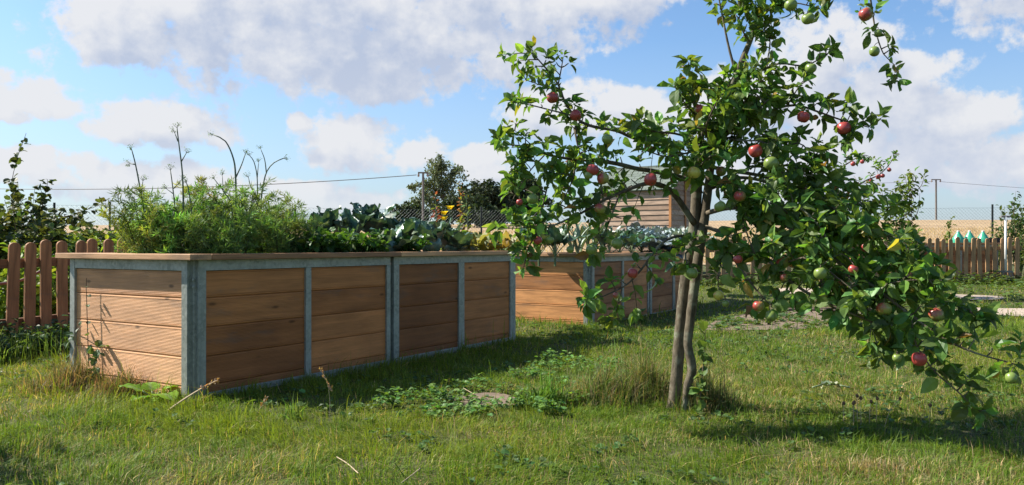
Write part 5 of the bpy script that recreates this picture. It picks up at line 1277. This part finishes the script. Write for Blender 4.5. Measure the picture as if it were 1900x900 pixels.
def blades(n, ylo, yhi, width, hgt, marg=0.7):
    """random points on the ground inside the view (a little wider), with the length and colour of each blade"""
    y = np.sqrt(rng.uniform(ylo ** 2, yhi ** 2, n)); x = rng.uniform(-1, 1, n) * (0.645 * y + marg)
    ok = ~in_bed(x, y, 0.0)
    b = bare(x, y); ok &= (b < .5) | (rng.random(n) < .16 + .5 * (fbm(x * 5, y * 5, 2) > .58))
    cl = in_poly(CLOVER, x, y); ok &= ~cl | (rng.random(n) < .62)
    gap = fbm(x * 2.3 + 31, y * 2.3 + 7, 3); ok &= rng.random(n) < np.clip((gap - .28) * 6, .5, 1) * np.clip((fbm(x * 11, y * 11 + 5, 2) - .3) * 5, .45, 1)
    x, y = x[ok], y[ok]; n = len(x)
    dry = sstep(fbm(x * 1.1 + 3, y * 1.1 + 40, 4),   .46, .66) * .75 + .10 + .18 * sstep(fbm(x * 5 + 8, y * 5, 2), .55, .75)
    dry = np.clip(dry + .35 * np.exp(-((x - 1.35) ** 2 + (y - 3.05) ** 2) / .12) + .2 * np.exp(-((x + .6) ** 2 + (y - 5) ** 2) / .5) * 0, 0, .92)
    isdry = rng.random(n) < dry * .5
    g = np.where((fbm(x * .8 + 9, y * .8, 3) > .5)[:, None], np.array([[0.172, 0.245, 0.030]]), np.array([[0.132, 0.220, 0.028]]))
    col = np.where(isdry[:, None], jitter_col((0.34, .27, .125), n, .3, .1), jitter_col((1, 1, 1), n, .28, .1) * g * np.where(rng.random((n, 1)) < .25, np.array([[1.5, 1.25, .9]]), 1.0))
    tall = 1 + 0.9 * np.exp(-bed_dist(x, y) / .10) + .8 * sstep(y, 14.6, 15.4) + .35 * (fbm(x * 1.7, y * 1.7 + 3, 3) - .5) * 2
    h = hgt * tall * np.exp(rng.normal(0, .35, n)) * np.where(isdry, .75, 1.0) * (.45 + 1.2 * fbm(x * 9 + 2, y * 9, 2))
    return x, y, h, col, width * rng.uniform(.6, 1.4, n), isdry
def blade_mesh(mb, x, y, h, col, w, lean=1.25, z=None, leandir=None):
    n = len(x); z = gz(x, y) if z is None else z
    az = rng.random(n) * 6.283; fa = az + rng.normal(0, .8, n) + 1.57
    l = lean * np.abs(rng.normal(.7, .5, n))
    if leandir is not None: az = leandir
    dx, dy = np.cos(az), np.sin(az); sx, sy = np.cos(fa), np.sin(fa)
    B = np.stack([x, y, z - .004], 1); S = np.stack([sx, sy, 0 * sx], 1) * (w / 2)[:, None]
    D = np.stack([dx, dy, 0 * dx], 1)
    hz = h / np.sqrt(1 + l * l)
    M = B + D * (h * l * .28)[:, None] + np.array([0, 0, 1]) * (hz * .62)[:, None]
    Tp = B + D * (h * l * .95)[:, None] + np.array([0, 0, 1]) * (hz * (1 - .12 * l))[:, None]
    V = np.stack([B - S, B + S, M - S * .8, M + S * .8, Tp], 1).reshape(-1, 3)
    o = (np.arange(n) * 5)[:, None]
    mb.add(V, np.array([[0, 1, 3, 2]]) + o, np.array([[2, 3, 4]]) + o, np.repeat(np.clip(col, 0, 1), 5, axis=0))
m = MB()
for n, a, b_, w, h in ((165000, 2.5, 4.2, .0030, .046), (150000, 4.2, 6.2, .0038, .046), (105000, 6.2, 9.5, .006, .048), (65000, 9.5, 16.2, .010, .05)):
    x, y, hh, c, ww, isd = blades(n, a, b_, w, h); blade_mesh(m, x, y, hh, c, ww, 1.7, leandir=fbm(x * 2.2 + 4, y * 2.2, 2) * 18 + rng.normal(0, .8, len(x)))
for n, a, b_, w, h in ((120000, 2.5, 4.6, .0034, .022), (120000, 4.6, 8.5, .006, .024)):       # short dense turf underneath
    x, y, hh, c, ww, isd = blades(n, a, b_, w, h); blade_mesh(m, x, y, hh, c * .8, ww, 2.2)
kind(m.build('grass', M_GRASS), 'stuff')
# lying thatch
m = MB(); x, y, hh, c, ww, isd = blades(20000, 2.5, 7.0, .0025, .05)
blade_mesh(m, x, y, hh, jitter_col((0.38, .30, .16), len(x), .3), ww, lean=4.0); kind(m.build('dry_thatch', M_GRASS), 'stuff')

def ground_leaves(mb, x, y, leaf, col, n_each=5, h=.03):
    for k in range(n_each):
        n = len(x); az = rng.random(n) * 6.283; d = np.stack([np.cos(az), np.sin(az), rng.uniform(-.1, .7, n)], 1)
        p = np.stack([x, y, gz(x, y) + h * rng.uniform(.3, 1.3, n) * (.35 + 1.4 * fbm(x * 3.3, y * 3.3 + 8, 2) ** 1.5)], 1) + unit(d) * leaf * .2
        place(mb, LEAF_ROUND, p, d, unit(rdir(n) * .45 + [0, 0, 1]), leaf * rng.uniform(.5, 1.2, n), jitter_col(col, n, .25, .12))
m = MB()
x, y = rng.uniform(-.8, .95, 2000), rng.uniform(3.8, 6.1, 2000); k = in_poly(CLOVER, x, y) & (fbm(x * 4, y * 4, 2) > .44) & (bare(x, y) < .5) & ~in_bed(x, y); x, y = x[k], y[k]
ground_leaves(m, x, y, .030, (0.105, .20, .042), 5, .06)
kind(m.build('clover', M_LEAF), 'stuff')
m = MB()                                                   # broadleaf weeds scattered through the lawn
y = np.sqrt(rng.uniform(2.6 ** 2, 10 ** 2, 5200)); x = rng.uniform(-1, 1, 5200) * (.645 * y + .4)
k = (fbm(x * 1.6 + 50, y * 1.6, 3) > .50) & ~in_bed(x, y) & (bare(x, y) < .5); x, y = x[k], y[k]
ground_leaves(m, x, y, .032, (0.070, .125, .032), 5, .03)
kind(m.build('lawn_weeds', M_LEAF), 'stuff')
# undergrowth at the foot of the left fence and behind the near corner
m = MB(); n = 1500
t_ = rng.uniform(-1.0, 2.6, n); off = rng.uniform(-.75, .15, n)
x = FL[0] + .7 * UX + U[0] * t_ - VV[0] * 0 + VV[0] * off; y = FL[1] + .7 * UY + U[1] * t_ + VV[1] * off
k = ~in_bed(x, y, .03); x, y = x[k], y[k]
for h in (.05, .12, .2):
    ground_leaves(m, x, y, .055, (0.050, .095, .03), 2, h)
kind(m.build('fence_weeds', M_LEAF), 'stuff')
m = MB(); n = 5200
t_ = rng.uniform(-.6, 2.2, n); off = rng.uniform(-.9, .2, n)
x = FL[0] + .7 * UX + U[0] * t_ + VV[0] * off; y = FL[1] + .7 * UY + U[1] * t_ + VV[1] * off; k = ~in_bed(x, y, .02); x, y = x[k], y[k]
blade_mesh(m, x, y, rng.uniform(.06, .30, len(x)) * (.5 + fbm(x * 2.7, y * 2.7, 2)), jitter_col((0.09, .15, .035), len(x), .4), np.full(len(x), .006), .6)
kind(m.build('fence_grass', M_GRASS), 'stuff')
# dead grass at the left corner of the end panel
def tussock(name, label, cx, cy, rx, ry, n, h, col, col2, frac, width=.0035, lean=.7):
    a = rng.random(n) * 6.283; r = rng.random(n) ** .75 * (1 + .35 * rng.normal(size=n) * .5); x = cx + np.cos(a) * r * rx; y = cy + np.sin(a) * r * ry
    k = ~in_bed(x, y, .005); x, y, r = x[k], y[k], r[k]; n = len(x)
    m = MB(); c = np.where(rng.random((n, 1)) < frac, jitter_col(col2, n, .25), jitter_col(col, n, .25))
    z0 = float(gz(cx, cy)); blade_mesh(m, x - cx, y - cy, h * np.exp(rng.normal(-.1, .3, n)) * np.clip(1.25 - .75 * r, .3, 1.3), c, np.full(n, width) * rng.uniform(.6, 1.3, n), lean, z=gz(x, y) - z0)
    o = m.build(name, M_GRASS); o.location = (cx, cy, z0)
    return tag(o, label, 'grass tuft')
tussock('grass_tuft', 'dark half-dry grass clump between the straw tuft and the apple stems', .74, 4.5, .2, .18, 1700, .22, (0.10, .14, .035), (0.26, .2, .1), .35)
tussock('dry_grass_tuft', 'straw coloured tall dry grass left of the twin apple stems', .50, 4.36, .24, .20, 1900, .19, (0.25, .205, .11), (0.12, .18, .045), .55)
tussock('dry_grass_tuft', 'rusty dead grass at the back corner of the ribbed end panel', -2.55, 4.72, .30, .18, 2200, .17, (0.27, .185, .10), (0.12, .15, .045), .42)
tussock('dry_grass_tuft', 'brown dead grass leaning on the middle of the ribbed end panel', -2.16, 4.54, .20, .11, 1300, .13, (0.24, .155, .085), (0.12, .14, .04), .4)
tussock('grass_tuft', 'dark tall grass round the right apple stem', 1.0, 4.2, .20, .16, 1200, .18, (0.07, .11, .03), (0.26, .2, .1), .3)
tussock('grass_tuft', 'bright green broad bladed grass tuft in front of the clover', .17, 4.28, .16, .10, 260, .16, (0.10, .19, .03), (0.13, .2, .04), .3, .008, .9)
tussock('grass_tuft', 'small bright grass tuft at the shadow edge of the nearest bed', -1.06, 3.92, .06, .05, 60, .13, (0.12, .2, .04), (0.13, .2, .04), .3, .006, .9)
tussock('dry_grass_tuft', 'dry pale grass tuft in the sunny lower right of the lawn', 1.36, 3.08, .34, .15, 900, .05, (0.36, .28, .15), (0.2, .19, .06), .25)
# weeds along the far fence and around the path
m = MB(); n = 900; x = rng.uniform(3.0, 12, n); y = 15.15 + rng.normal(0, .18, n)
for h in (.05, .14): ground_leaves(m, x, y, .075, (0.085, .13, .035), 2, h)
x = rng.uniform(4.5, 10.5, 800); y = rng.uniform(11, 15, 800); k = (bare(x, y) < .5) & (fbm(x * 1.3, y * 1.3, 2) > .5); ground_leaves(m, x[k], y[k], .07, (0.09, .14, .035), 3, .05)
kind(m.build('fence_foot_weeds', M_LEAF), 'stuff')
m = MB(); x = rng.uniform(1.8, 4.6, 900); y = rng.uniform(7.8, 11, 900); k = in_poly(PATCHES[0], x, y) & (fbm(x * 2.1, y * 2.1, 2) > .52); ground_leaves(m, x[k], y[k], .06, (0.07, .115, .032), 4, .04)
x = rng.uniform(-.4, .1, 60); y = rng.uniform(4.1, 4.7, 60); ground_leaves(m, x, y, .03, (0.07, .125, .035), 4, .03)
kind(m.build('dirt_weeds', M_LEAF), 'stuff')
# stubble on the nearer part of the field
m = MB(); n = 42000; y = rng.uniform(28, 75, n) ; x = rng.uniform(-1, 1, n) * (.66 * y + 2); k = (np.abs(x / y) < .66)
x, y = x[k], y[k]; x = np.round(x / .25) * .25 + rng.normal(0, .04, len(x))
blade_mesh(m, x, y, rng.uniform(.1, .26, len(x)), jitter_col((0.46, .33, .16), len(x), .25, .06), np.full(len(x), .02), .3, z=gz(x, y) + .03)
kind(m.build('stubble', M_GRASS), 'stuff')
